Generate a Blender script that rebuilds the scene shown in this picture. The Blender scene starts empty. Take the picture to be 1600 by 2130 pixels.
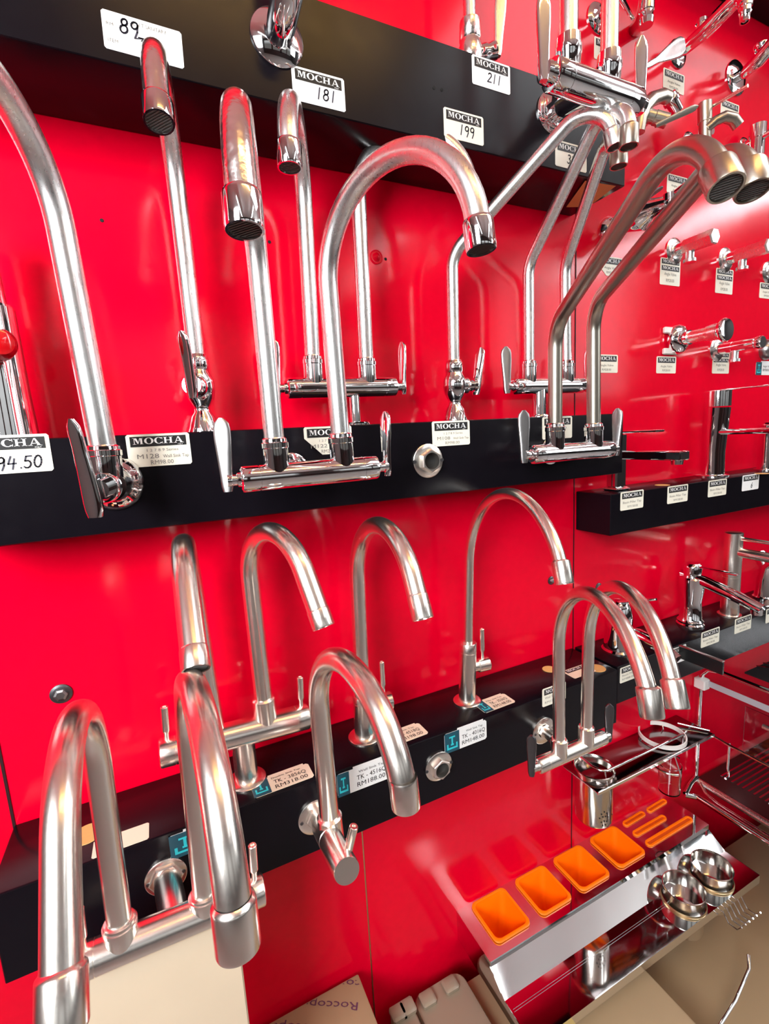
import bpy, math, random
from mathutils import Vector, Matrix
R = math.radians
random.seed(4)
SC = bpy.context.scene
COL = SC.collection

# ------------------------------------------------------------------ camera
CAM = Vector((0, -.75, 1.35))
RM = ((0.900722, 0.054345, -0.430983), (-0.116168, 0.986143, -0.118433), (0.418575, 0.156742, 0.894554))
F_PX = 1000.0
cd = bpy.data.cameras.new('camera'); cam = bpy.data.objects.new('camera', cd); COL.objects.link(cam)
cd.sensor_fit = 'HORIZONTAL'; cd.sensor_width = 36; cd.lens = 36 * F_PX / 1600; cd.clip_start = .02
def cv(r): return Vector((r[0], r[2], -r[1]))
right, up, fwd = cv(RM[0]), -cv(RM[1]), cv(RM[2])
m = Matrix((right, up, -fwd)).transposed().to_4x4(); m.translation = CAM
cam.matrix_world = m
SC.camera = cam

# ------------------------------------------------------------------ colour management, world, lights
SC.view_settings.view_transform = 'Standard'; SC.view_settings.look = 'None'
SC.view_settings.gamma = 1; SC.view_settings.use_curve_mapping = False
SC.view_settings.exposure = -0.2
w = bpy.data.worlds.new('street_daylight'); SC.world = w; w.use_nodes = True
nt = w.node_tree; nt.nodes.clear()
wo = nt.nodes.new('ShaderNodeOutputWorld'); bg = nt.nodes.new('ShaderNodeBackground')
tc = nt.nodes.new('ShaderNodeTexCoord'); sx = nt.nodes.new('ShaderNodeSeparateXYZ'); rp_ = nt.nodes.new('ShaderNodeValToRGB')
nt.links.new(tc.outputs['Generated'], sx.inputs[0]); nt.links.new(sx.outputs['Z'], rp_.inputs[0])
nt.links.new(rp_.outputs[0], bg.inputs[0]); nt.links.new(bg.outputs[0], wo.inputs[0])
e = rp_.color_ramp.elements
e[0].position = .0; e[0].color = (.20, .19, .18, 1)
e[1].position = .6; e[1].color = (.80, .90, 1.0, 1)
x = rp_.color_ramp.elements.new(.06); x.color = (.55, .56, .56, 1)
x = rp_.color_ramp.elements.new(.16); x.color = (1.0, 1.0, 1.0, 1)
bg.inputs[1].default_value = .74
def area(name, loc, target, sx_, sy_, power, col=(1, 1, 1)):
    l = bpy.data.lights.new(name, 'AREA'); l.shape = 'RECTANGLE'; l.size = sx_; l.size_y = sy_; l.energy = power; l.color = col
    o = bpy.data.objects.new(name, l); COL.objects.link(o); o.location = loc
    o.rotation_euler = (Vector(target) - Vector(loc)).to_track_quat('-Z', 'Y').to_euler(); return o
kl = area('daylight_shopfront', (-1.35, -1.55, 2.0), (-.15, 0, 1.4), .9, 1.0, 38, (.96, .98, 1)); kl.data.spread = R(95)
area('daylight_doorway', (3.4, -2.6, 2.2), (.9, 0, 1.4), 1.0, 1.2, 18, (.95, .98, 1))

# ------------------------------------------------------------------ pixel to point helper (positions read off the photograph on known planes)
def ray(px, py):
    a = (px - 800, py - 1065, F_PX)
    v = [sum(RM[i][j] * a[i] for i in range(3)) for j in range(3)]
    v = Vector((v[0], v[2], -v[1])); return v / v.y
def at(px, py, Y=0.): return CAM + ray(px, py) * (Y - CAM.y)
def atz(px, py, Z):
    v = ray(px, py); return CAM + v * ((Z - CAM.z) / v.z)

# ------------------------------------------------------------------ materials
def mat(name, col, rough=.5, metal=0., bump=None, emis=None, coat=0., aniso=None, spec=.5, var=None, trans=0., ior=1.45):
    m = bpy.data.materials.new(name); m.use_nodes = True; t = m.node_tree; b = t.nodes['Principled BSDF']
    b.inputs['Base Color'].default_value = (*col, 1); b.inputs['Roughness'].default_value = rough
    b.inputs['Metallic'].default_value = metal; b.inputs['Specular IOR Level'].default_value = spec
    b.inputs['Coat Weight'].default_value = coat; b.inputs['Coat Roughness'].default_value = .08
    b.inputs['Transmission Weight'].default_value = trans; b.inputs['IOR'].default_value = ior
    if emis:
        b.inputs['Emission Color'].default_value = (*emis[0], 1); b.inputs['Emission Strength'].default_value = emis[1]
    c = t.nodes.new('ShaderNodeTexCoord')
    if var:   # (scale, amount) gentle wear in roughness and colour
        n = t.nodes.new('ShaderNodeTexNoise'); n.inputs['Scale'].default_value = var[0]; n.inputs['Detail'].default_value = 6
        mp = t.nodes.new('ShaderNodeMapping'); mp.inputs['Scale'].default_value = var[2] if len(var) > 2 else (1, 1, 1)
        t.links.new(c.outputs['Object'], mp.inputs[0]); t.links.new(mp.outputs[0], n.inputs['Vector'])
        mr = t.nodes.new('ShaderNodeMapRange'); mr.inputs['To Min'].default_value = max(.01, rough - var[1]); mr.inputs['To Max'].default_value = rough + var[1]
        t.links.new(n.outputs[0], mr.inputs[0]); t.links.new(mr.outputs[0], b.inputs['Roughness'])
        mx = t.nodes.new('ShaderNodeMix'); mx.data_type = 'RGBA'
        k = (.97, 1.02) if metal else (.92, 1.07)
        mx.inputs[6].default_value = (*[v * k[0] for v in col], 1); mx.inputs[7].default_value = (*[min(1, v * k[1]) for v in col], 1)
        t.links.new(n.outputs[0], mx.inputs[0]); t.links.new(mx.outputs[2], b.inputs['Base Color'])
    if bump:  # (scale, strength, distance)
        n = t.nodes.new('ShaderNodeTexNoise'); n.inputs['Scale'].default_value = bump[0]; n.inputs['Detail'].default_value = 1.5
        bp = t.nodes.new('ShaderNodeBump'); bp.inputs['Strength'].default_value = bump[1]; bp.inputs['Distance'].default_value = bump[2]
        t.links.new(c.outputs['Object'], n.inputs['Vector']); t.links.new(n.outputs[0], bp.inputs['Height']); t.links.new(bp.outputs[0], b.inputs['Normal'])
    return m
RED = mat('red_gloss_panel', (.71, .0, .019), .14, bump=(5, .5, .004), spec=.24, var=(60, .02))
BLACK = mat('black_laminate', (.004, .003, .005), .24, spec=.22, var=(40, .05))
CHROME = mat('polished_chrome', (.88, .89, .90), .05, 1., bump=(45, .15, .0006))
SATIN = mat('satin_pipe_metal', (.90, .90, .89), .28, 1., var=(500, .03, (1, 1, .2)))
NICKEL = mat('satin_nickel', (.50, .46, .39), .30, 1., var=(400, .03))
CUPST = mat('spun_steel', (.60, .57, .53), .17, 1., var=(500, .03, (.2, .2, 1)))
STEEL = mat('brushed_steel', (.95, .90, .83), .25, 1., var=(600, .03, (1, 1, .2)))
WORN = mat('worn_chrome', (.95, .93, .90), .2, 1., bump=(260, .5, .0005), var=(190, .12))
GREY = mat('grey_cast_metal', (.36, .35, .35), .3, 1., var=(80, .06))
DGREY = mat('dark_cast_metal', (.16, .16, .17), .36, 1., var=(80, .06))
MIRROR = mat('mirror_steel', (.78, .79, .79), .05, 1., bump=(9, .25, .002))
SCREEN = mat('aerator_mesh', (.13, .125, .12), .55, .3)
HOLE = mat('dark_hole', (.004, .004, .004), .8)
CARD = mat('label_card', (.80, .78, .66), .5)
WHITE = mat('white_card', (.84, .85, .84), .5)
CREAM = mat('cream_card', (.80, .66, .50), .5)
INK = mat('black_ink', (.008, .008, .008), .5)
GINK = mat('grey_ink', (.20, .19, .17), .6)
PEN = mat('pen_ink', (.03, .03, .05), .5)
TEAL = mat('dark_teal_print', (.01, .075, .11), .45)
CYAN = mat('cyan_print', (.03, .55, .62), .45)
WOOD = mat('raw_wood', (.62, .36, .12), .7, var=(40, .05, (1, 6, 1)))
ORANGE = mat('orange_plastic', (1.0, .19, .0), .38)
CARTON = mat('pale_carton', (.62, .50, .36), .55, var=(8, .1))
KRAFT = mat('brown_carton', (.36, .25, .14), .65, var=(14, .05))
PURPLE = mat('purple_print', (.10, .03, .07), .6)
BEIGE = mat('beige_plastic', (.27, .215, .155), .35, var=(10, .08))
TAPE = mat('yellow_tape', (.5, .34, .08), .3)
WPLAS = mat('white_plastic', (.78, .75, .72), .35)
ACRYL = mat('clear_acrylic', (.92, .88, .90), .02, trans=1., ior=1.3)
BLKP = mat('black_plastic', (.012, .012, .013), .25)
RED_REFL = mat('red_reflection_tint', (.5, .004, .008), .1, coat=.5)  # red reflection of the wall put into the colour of knob and cap
GOLD = mat('gold_line', (.75, .55, .3), .3, 1.)
SEAMM = mat('dark_seam_line', (.02, .0, .002), .6)  # thin dark lines along the panel seams
FLOORM = mat('grey_floor_tile', (.30, .295, .28), .4, var=(3, .1))
CEIL = mat('white_ceiling', (.80, .80, .78), .8)
PLASTER = mat('grey_plaster', (.22, .22, .22), .8)
DARKW = mat('dark_unseen_wall', (.03, .028, .028), .5)  # unseen walls made dark to dim what the gloss and chrome reflect
TUBEM = mat('fluorescent_tube', (1, 1, 1), .5, emis=((.92, .96, 1), 26))
PANELM = mat('panel_diffuser', (1, 1, 1), .5, emis=((.95, .98, 1), 5.8))
WARMT = mat('warm_ceiling_tube', (1, 1, 1), .5, emis=((1, .60, .20), 34))
BROWNW = mat('brown_board', (.16, .10, .065), .45, var=(5, .1))

# ------------------------------------------------------------------ mesh builder
def V(p): return Vector(p)
class MB:
    def __init__(s): s.v = []; s.f = []; s.mi = []; s.mats = []
    def use(s, m):
        if m not in s.mats: s.mats.append(m)
        s.cur = s.mats.index(m); return s
    def face(s, idx): s.f.append(idx); s.mi.append(getattr(s, 'cur', 0))
    def rings(s, rs, cap=True, closed=False):
        n = len(rs[0]); b = len(s.v)
        for r in rs: s.v += [V(p) for p in r]
        k = len(rs)
        for i in range(k if closed else k - 1):
            j = (i + 1) % k
            for q in range(n):
                s.face((b + i * n + q, b + i * n + (q + 1) % n, b + j * n + (q + 1) % n, b + j * n + q))
        if cap and not closed:
            s.face(tuple(b + q for q in range(n))[::-1]); s.face(tuple(b + (k - 1) * n + q for q in range(n)))
        return s
    def tube(s, pts, rad, seg=24, cap=True, closed=False):
        pts = [V(p) for p in pts]; n = len(pts)
        if not hasattr(rad, '__len__'): rad = [rad] * n
        def tan(i):
            if closed: return (pts[(i + 1) % n] - pts[i - 1]).normalized()
            return (pts[min(i + 1, n - 1)] - pts[max(i - 1, 0)]).normalized()
        t = tan(0); u = t.orthogonal().normalized(); rs = []
        for i in range(n):
            t = tan(i); u = (u - t * u.dot(t)).normalized(); w_ = t.cross(u)
            rs.append([pts[i] + (u * math.cos(a) + w_ * math.sin(a)) * rad[i] for a in [2 * math.pi * q / seg for q in range(seg)]])
        return s.rings(rs, cap, closed)
    def lathe(s, P, d, prof, seg=32, cap=True, hexa=False):
        P = V(P); d = V(d).normalized(); u = V((0, 0, 1)) if abs(d.z) < .9 else V((1, 0, 0))
        u = (u - d * u.dot(d)).normalized(); w_ = d.cross(u); seg = 6 if hexa else seg
        rs = [[P + d * t + (u * math.cos(a) + w_ * math.sin(a)) * max(r, 1e-5) for a in [2 * math.pi * (q + (.5 if hexa else 0)) / seg for q in range(seg)]] for t, r in prof]
        return s.rings(rs, cap)
    def box(s, lo, hi, bev=0., X=None, O=None):
        """axis box from lo to hi, or in frame X=(u,v,w) at origin O"""
        lo = V(lo); hi = V(hi); b = bev
        def P(x, y, z):
            p = V((x, y, z)); return p if X is None else V(O) + V(X[0]) * x + V(X[1]) * y + V(X[2]) * z
        def ring(z, i): return [P(*q) for q in ((lo.x + i + b, lo.y + i, z), (hi.x - i - b, lo.y + i, z), (hi.x - i, lo.y + i + b, z), (hi.x - i, hi.y - i - b, z), (hi.x - i - b, hi.y - i, z), (lo.x + i + b, hi.y - i, z), (lo.x + i, hi.y - i - b, z), (lo.x + i, lo.y + i + b, z))]
        if b == 0:
            def r4(z): return [P(lo.x, lo.y, z), P(hi.x, lo.y, z), P(hi.x, hi.y, z), P(lo.x, hi.y, z)]
            return s.rings([r4(lo.z), r4(hi.z)])
        return s.rings([ring(lo.z, b), ring(lo.z + b, 0), ring(hi.z - b, 0), ring(hi.z, b)])
    def prism(s, poly, O, U, W, N, th):
        O, U, W, N = V(O), V(U), V(W), V(N)
        a = [O + U * x + W * y for x, y in poly]
        return s.rings([a, [p + N * th for p in a]])
    def quad(s, poly, O, U, W):
        b = len(s.v); s.v += [V(O) + V(U) * x + V(W) * y for x, y in poly]; s.face(tuple(range(b, b + len(poly)))); return s
    def build(s, name, material=None, parent=None, loc=None, label=None, cat=None, group=None, kind=None, sharp=40):
        me = bpy.data.meshes.new(name)
        L = V(loc) if loc is not None else (parent.matrix_world.translation.copy() if parent else V((0, 0, 0)))
        if parent: L = parent['_o'] if '_o' in parent else (0, 0, 0); L = V(L)
        me.from_pydata([tuple(p - L) for p in s.v], [], s.f)
        ms = s.mats or [material]
        for q in ms: me.materials.append(q)
        if s.mats: me.polygons.foreach_set('material_index', s.mi)
        me.polygons.foreach_set('use_smooth', [True] * len(me.polygons))
        me.update(); me.set_sharp_from_angle(angle=R(sharp))
        import bmesh
        bm = bmesh.new(); bm.from_mesh(me); bmesh.ops.recalc_face_normals(bm, faces=bm.faces) if not s.mats else None; bm.to_mesh(me); bm.free()
        o = bpy.data.objects.new(name, me); COL.objects.link(o)
        if parent: o.parent = parent; o['_o'] = list(L)
        else: o.location = L; o['_o'] = list(L)
        tag(o, label, cat, group, kind)
        return o
def tag(o, label=None, cat=None, group=None, kind=None):
    if label: o['label'] = label
    if cat: o['category'] = cat
    if group: o['group'] = group
    if kind: o['kind'] = kind
    return o
def empty(name, loc, label, cat, group=None):
    o = bpy.data.objects.new(name, None); COL.objects.link(o); o.location = loc; o['_o'] = list(loc); o.empty_display_size = .02
    return tag(o, label, cat, group)

# ------------------------------------------------------------------ lettering
_tc = {}
def text_geo(s):
    if s not in _tc:
        c = bpy.data.curves.new('lettering', 'FONT'); c.body = s; c.size = 1; c.resolution_u = 2; c.fill_mode = 'FRONT'
        o = bpy.data.objects.new('lettering', c); COL.objects.link(o); bpy.context.view_layer.update()
        me = bpy.data.meshes.new_from_object(o.evaluated_get(bpy.context.evaluated_depsgraph_get()))
        vs = [tuple(v.co) for v in me.vertices]; fs = [tuple(p.vertices) for p in me.polygons]
        bpy.data.objects.remove(o); bpy.data.curves.remove(c); bpy.data.meshes.remove(me)
        xs = [v[0] for v in vs]; _tc[s] = (vs, fs, min(xs), max(xs))
    return _tc[s]
def put_text(mb, s, O, U, W, h, width=None, bold=0):
    """text with cap height h; if width given, stretched to it"""
    vs, fs, x0, x1 = text_geo(s); k = h / .7; kx = k if width is None else width / (x1 - x0)
    for d in ([0] if not bold else [0, bold]):
        b = len(mb.v)
        mb.v += [V(O) + V(U) * ((x - x0) * kx + d) + V(W) * (y * k) for x, y, _ in vs]
        for f in fs: mb.face(tuple(b + i for i in f))
def st(pts, w_):   # ribbon quads along a polyline
    out = []
    for a, b in zip(pts[:-1], pts[1:]):
        dx, dy = b[0] - a[0], b[1] - a[1]; L = math.hypot(dx, dy) or 1; nx, ny = -dy / L * w_ / 2, dx / L * w_ / 2; ex, ey = dx / L * w_ * .35, dy / L * w_ * .35
        out.append([(a[0] - nx - ex, a[1] - ny - ey), (b[0] - nx + ex, b[1] - ny + ey), (b[0] + nx + ex, b[1] + ny + ey), (a[0] + nx - ex, a[1] + ny - ey)])
    return out
def arc(cx, cy, rx, ry, a0, a1, n=10): return [(cx + rx * math.cos(R(a0 + (a1 - a0) * i / n)), cy + ry * math.sin(R(a0 + (a1 - a0) * i / n))) for i in range(n + 1)]
DIG = {'0': [arc(.3, .5, .25, .48, 90, 450, 14)], '1': [[(.32, 1), (.28, 0)]], '2': [arc(.3, .75, .22, .24, 160, -30, 8) + [(.05, .02), (.6, .05)]],
       '3': [arc(.25, .76, .22, .22, 140, -80, 8) + arc(.25, .28, .26, .27, 80, -150, 8)], '4': [[(.2, 1), (.05, .4), (.6, .42)], [(.45, .8), (.38, -.05)]],
       '5': [[(.55, .97), (.18, .95), (.12, .58)] + arc(.28, .3, .26, .3, 110, -140, 8)], '8': [arc(.3, .76, .2, .22, -90, 270, 12), arc(.3, .27, .25, .27, 90, 450, 12)],
       '9': [arc(.28, .72, .22, .24, 20, 380, 12) + [(.5, .3), (.38, -.1)]], '6': [[(.42, 1), (.15, .5)] + arc(.3, .28, .22, .27, 150, 510, 12)], '.': [[(.2, .03), (.24, .03)]]}
def put_hand(mb, s, O, U, W, h, w_=.13, sl=.15):
    x = 0
    for ch in s:
        if ch == ' ': x += .5; continue
        for pl in DIG[ch]:
            for q in st([(px + x + py * sl, py) for px, py in pl], w_): mb.quad([(a * h, b * h) for a, b in q], O, U, W)
        x += .35 if ch == '.' else .72
def ringq(cx, cy, ro, rho, ri, rhi, a0=0, a1=360, n=18):
    o = arc(cx, cy, ro, rho, a0, a1, n); i = arc(cx, cy, ri, rhi, a0, a1, n)
    return [[o[k], o[k + 1], i[k + 1], i[k]] for k in range(n)]
SER = {
 'M': (1.05, [[(.02, 0), (.33, 0), (.33, .05), (.02, .05)], [(.145, 0), (.2, 0), (.2, 1), (.145, 1)], [(.02, .95), (.36, .95), (.36, 1), (.02, 1)], [(.16, 1), (.38, 1), (.56, .22), (.49, 0)], [(.49, 0), (.56, .22), (.74, 1), (.66, .98)],
       [(.72, 0), (.90, 0), (.90, 1), (.72, 1)], [(.64, 0), (1.0, 0), (1.0, .05), (.64, .05)], [(.68, .95), (1.0, .95), (1.0, 1), (.68, 1)]]),
 'O': (.92, ringq(.45, .5, .43, .52, .22, .46)),
 'C': (.85, ringq(.45, .5, .43, .52, .22, .46, 40, 320, 16) + [[(.74, 1.0), (.79, 1.0), (.79, .66), (.76, .66)], [(.74, 0.0), (.79, .0), (.79, .3), (.76, .3)]]),
 'H': (.98, [[(.12, 0), (.3, 0), (.3, 1), (.12, 1)], [(.64, 0), (.82, 0), (.82, 1), (.64, 1)], [(.3, .46), (.64, .46), (.64, .54), (.3, .54)]] + [[(a, b), (a + .38, b), (a + .38, b + .05), (a, b + .05)] for a in (.02, .54) for b in (0, .95)]),
 'A': (.95, [[(.12, 0), (.18, 0), (.46, .92), (.42, 1)], [(.42, 1), (.54, 1), (.88, 0), (.66, 0)], [(.26, .28), (.66, .28), (.66, .35), (.28, .35)], [(.0, 0), (.3, 0), (.3, .05), (.0, .05)], [(.58, 0), (.98, 0), (.98, .05), (.58, .05)]])}
def put_serif(mb, s, O, U, W, h, width):
    tot = sum(SER[c][0] for c in s); k = width / tot; x = 0
    for c in s:
        for q in SER[c][1]: mb.quad([((a + x) * k, b * h) for a, b in q], O, U, W)
        x += SER[c][0]
T1, T2, T3 = .0006, .0009, .0012
def price_label(O, U, W, N, kind='printed', w_=.068, h=.0375, lines=(), hand=None, label='', group=None, card=None, cat='price label', name='price_label', cut=0, double=False, scrib=False):
    """card with its lower left corner at O; U right, W up, N out of the surface"""
    O, U, W, N = V(O), V(U).normalized(), V(W).normalized(), V(N).normalized(); mb = MB()
    r = .002
    poly = [(r, 0), (w_ - r, 0), (w_, r), (w_, h - r), (w_ - r, h), (r, h), (0, h - r), (0, r)]
    if cut == 1: poly = [(w_ * .35, 0), (w_ - r, 0), (w_, r), (w_, h - r), (w_ - r, h), (r, h), (0, h - r), (0, h * .6)]
    if cut == 2: poly = [(w_ * .3, 0), (w_ * .8, 0), (w_, h * .4), (w_, h - r), (w_ - r, h), (w_ * .3, h), (w_ * .2, h * .8), (0, h * .45)]
    mb.use(card or CARD).prism(poly, O, U, W, N, T1)
    def blk(y0, y1):
        mb.use(INK).quad([(.004, y0), (w_ - .004, y0), (w_ - .004, y1), (.004, y1)], O + N * T2, U, W)
        mb.use(WHITE); hh = (y1 - y0) * .62
        put_serif(mb, 'MOCHA', O + N * T3 + U * .0065 + W * (y0 + (y1 - y0) * .25), U, W, hh, w_ - .0135)
        if w_ > .06 and kind != 'small': put_text(mb, 'ITALY', O + N * T3 + U * (w_ - .0135) + W * (y0 + .0004), U, W, (y1 - y0) * .13)
    if kind in ('printed', 'small', 'hand'):
        blk(h * .62 if not double else h * .78, h * .93 if not double else h * .96)
        if double: blk(h * .54, h * .72)
    mb.use(GINK)
    for (s, x, y, hh, ww) in lines: put_text(mb, s, O + N * T2 + U * (x * w_) + W * (y * h), U, W, hh * h, ww * w_ if ww else None)
    if hand:
        mb.use(PEN)
        for (s, x, y, hh) in hand: put_hand(mb, s, O + N * T2 + U * (x * w_) + W * (y * h), U, W, hh * h)
    if scrib:
        mb.use(PEN)
        for q in st([(.0295, .0165), (.0385, .0185), (.0335, .0185), (.0405, .0165), (.036, .0158), (.0425, .0195), (.043, .0160), (.0455, .0190), (.0465, .0150)], .0011): mb.quad(q, O + N * T2, U, W)
    return mb.build(name, label=label, cat=cat, group=group, loc=O, sharp=30)
def emblem(mb, O, U, W, N, w_, h):
    """dark teal block with its pale line emblem (a T over an open tray)"""
    mb.use(TEAL).quad([(0, 0), (w_, 0), (w_, h), (0, h)], O + N * T2, U, W)
    mb.use(CYAN)
    for q in ([(.30, .72), (.70, .72), (.70, .80), (.30, .80)], [(.45, .42), (.55, .42), (.55, .72), (.45, .72)], [(.40, .34), (.60, .34), (.60, .42), (.40, .42)],
              [(.14, .16), (.86, .16), (.86, .25), (.14, .25)], [(.14, .25), (.24, .25), (.24, .44), (.14, .44)], [(.76, .25), (.86, .25), (.86, .44), (.76, .44)]):
        mb.quad([(a * w_, b * h) for a, b in q], O + N * T3, U, W)
def emblem_label(O, U, W, N, label, lines, w_=.1, h=.036, card=WHITE, ew=.34):
    O, U, W, N = V(O), V(U).normalized(), V(W).normalized(), V(N).normalized(); mb = MB(); r = .003
    mb.use(card).prism([(r, 0), (w_ - r, 0), (w_, r), (w_, h - r), (w_ - r, h), (r, h), (0, h - r), (0, r)], O, U, W, N, T1)
    mb.prism([(w_ * .3, h), (w_ * .92, h), (w_ * .92, h * 1.09), (w_ * .3, h * 1.09)], O, U, W, N, T1)
    emblem(mb, O, U, W, N, w_ * ew, h)
    mb.use(INK)
    for (s, x, y, hh, ww) in lines: put_text(mb, s, O + N * T2 + U * (x * w_) + W * (y * h), U, W, hh * h, ww * w_ if ww else None)
    return mb.build('price_label', label=label, cat='price label', loc=O, sharp=30)

# ------------------------------------------------------------------ the setting
XL, XS, XR = -.229, .268, .800       # seams of the red panels
def struct(name, mb, material, **k): return mb.build(name, material, kind='structure', **k)
def plain_box(name, lo, hi, material, bev=0): return struct(name, MB().box(lo, hi, bev), material)
plain_box('wall_back', (-2.6, 0, 0), (5.2, .06, 2.9), RED)
plain_box('floor', (-2.6, -4.6, -.06), (5.2, .06, 0), FLOORM)
plain_box('ceiling', (-2.6, -4.6, 2.9), (5.2, .06, 2.96), CEIL)
plain_box('wall_left', (-2.66, -4.6, 0), (-2.6, .06, 2.9), PLASTER)
plain_box('wall_right', (5.2, -4.6, 0), (5.26, .06, 2.9), DARKW)
mb = MB(); mb.box((-2.6, -4.6, 0), (5.2, -4.5, 1.0)); mb.box((-2.6, -4.6, 2.45), (5.2, -4.5, 2.9))
for x0, x1 in ((-2.6, -2.2), (-.6, -.25), (1.3, 1.75), (3.0, 3.2), (4.7, 5.2)): mb.box((x0, -4.6, .75), (x1, -4.5, 2.45))  # unseen dark pillars and sill, added as dark features for the chrome to reflect
struct('wall_front_added', mb, DARKW)
struct('trim_1', MB().box((XL - .0016, -.0012, 0), (XL + .0016, .001, 2.9)), SEAMM)
struct('trim_2', MB().box((XS - .0011, -.0012, 0), (XS + .0011, .001, .741)), GOLD)
struct('trim_3', MB().box((XR - .001, -.0012, 0), (XR + .001, .001, 2.9)), SEAMM)
def panel_light(lo, hi, label, material=None):
    o = empty('ceiling_panel_light', ((lo[0] + hi[0]) / 2, (lo[1] + hi[1]) / 2, 2.9), label, 'ceiling light')
    MB().box((lo[0] - .03, lo[1] - .03, 2.87), (hi[0] + .03, hi[1] + .03, 2.9), .004).build('frame', WPLAS, o)
    MB().box((lo[0], lo[1], 2.864), (hi[0], hi[1], 2.8705)).build('diffuser', material or PANELM, o)
panel_light((1.2, -1.5), (2.6, -.7), 'square daylight-white ceiling panel above the aisle at right')
# ceiling tubes (white ones added to brighten the ceiling, warm one over the display)
def tube_light(lo, hi, material, label, drop=True):
    o = empty('ceiling_tube_light', ((lo[0] + hi[0]) / 2, (lo[1] + hi[1]) / 2, 2.9), label, 'ceiling light')
    z = 2.62 if drop else 2.83
    MB().box((lo[0] - .06, lo[1] - .03, z + .035), (hi[0] + .06, hi[1] + .03, z + .07), .008).build('housing', WPLAS, o)
    MB().tube([(lo[0], lo[1], z), (hi[0], hi[1], z)], .022, 12).build('tube', material, o)
    if drop:
        for f in (.15, .85):
            x, y = lo[0] + (hi[0] - lo[0]) * f, lo[1] + (hi[1] - lo[1]) * f
            MB().tube([(x, y, z + .06), (x, y, 2.9)], .004, 8).build('hanger_rod', GREY, o)
panel_light((3.85, -3.2), (4.2, -.7), 'long daylight-white ceiling panel on the far right of the shop', TUBEM)
tube_light((1.6, -3.2, 0), (1.6, -1.6, 0), TUBEM, 'added white tube hung to brighten the ceiling, behind the photographer to the right')
tube_light((-.9, -3.2, 0), (-.9, -1.3, 0), TUBEM, 'added white tube hung to brighten the ceiling, behind the photographer to the left')
tube_light((.0, -1.35, 0), (1.0, -1.35, 0), WARMT, 'warm yellow ceiling tube behind the photographer', drop=False)

def bar(name, lo, hi, label, bev=.0012): return MB().box(lo, hi, bev).build(name, BLACK, loc=lo, label=label, cat='shelf')
BT = 1.367                          # top of the middle bar
bar('display_shelf', (XL, -.12, 1.7515), (.7865, 0, 1.876), 'black box shelf mounted highest on the red wall, cut by the top edge')
bar('display_shelf', (XL, -.12, 1.2555), (.7965, 0, BT), 'long black box shelf across the middle of the red wall')
bar('display_shelf', (XL, -.12, .739), (.7965, 0, .856), 'long black box shelf at lower left with brushed steel taps')
bar('display_shelf', (.806, -.088, 1.1262), (2.1, 0, 1.2098), 'short black box shelf at right under the chrome basin taps')
bar('display_shelf', (.806, -.112, .773), (2.1, 0, .856), 'black box shelf at lower right carrying chrome basin mixers')
bar('display_shelf', (1.02, -.10, 2.240), (2.1, 0, 2.34), 'dark box shelf in the top right corner of the wall')
MB().quad([(.701, -.112), (.768, -.117), (.786, -.043), (.745, -.028)], (0, 0, 1.7508), (1, 0, 0), (0, 1, 0)).build('bare_wood_patch', WOOD, label='bare orange-brown wood patch under the end of the top black shelf', cat='wood patch')

# ------------------------------------------------------------------ faucet kit
def gp(h, r, th, L, n=28):
    p = [(0, 0)] + [(0, h * i / 4) for i in range(1, 5)]
    for i in range(1, n + 1):
        a = th * i / n; p.append((r - r * math.cos(a), h + r * math.sin(a)))
    if L > .001: p.append((p[-1][0] + L * math.sin(th), p[-1][1] + L * math.cos(th)))
    return p
def ep(h, a, l, r2, th, L, r1=.05, n=8):
    p = [(0, 0), (0, h)]; s_, z = 0, h
    def bend(s_, z, a0, a1, r, n):
        return [(s_ + r * (math.cos(a0) - math.cos(a0 + (a1 - a0) * i / n)), z + r * (math.sin(a0 + (a1 - a0) * i / n) - math.sin(a0))) for i in range(1, n + 1)]
    q = bend(s_, z, 0, a, r1, n); p += q; s_, z = q[-1]
    s_ += l * math.sin(a); z += l * math.cos(a); p.append((s_, z))
    q = bend(s_, z, a, a + th, r2, 18); p += q; s_, z = q[-1]; b = a + th
    p.append((s_ + L * math.sin(b), z + L * math.cos(b))); return p
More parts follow.
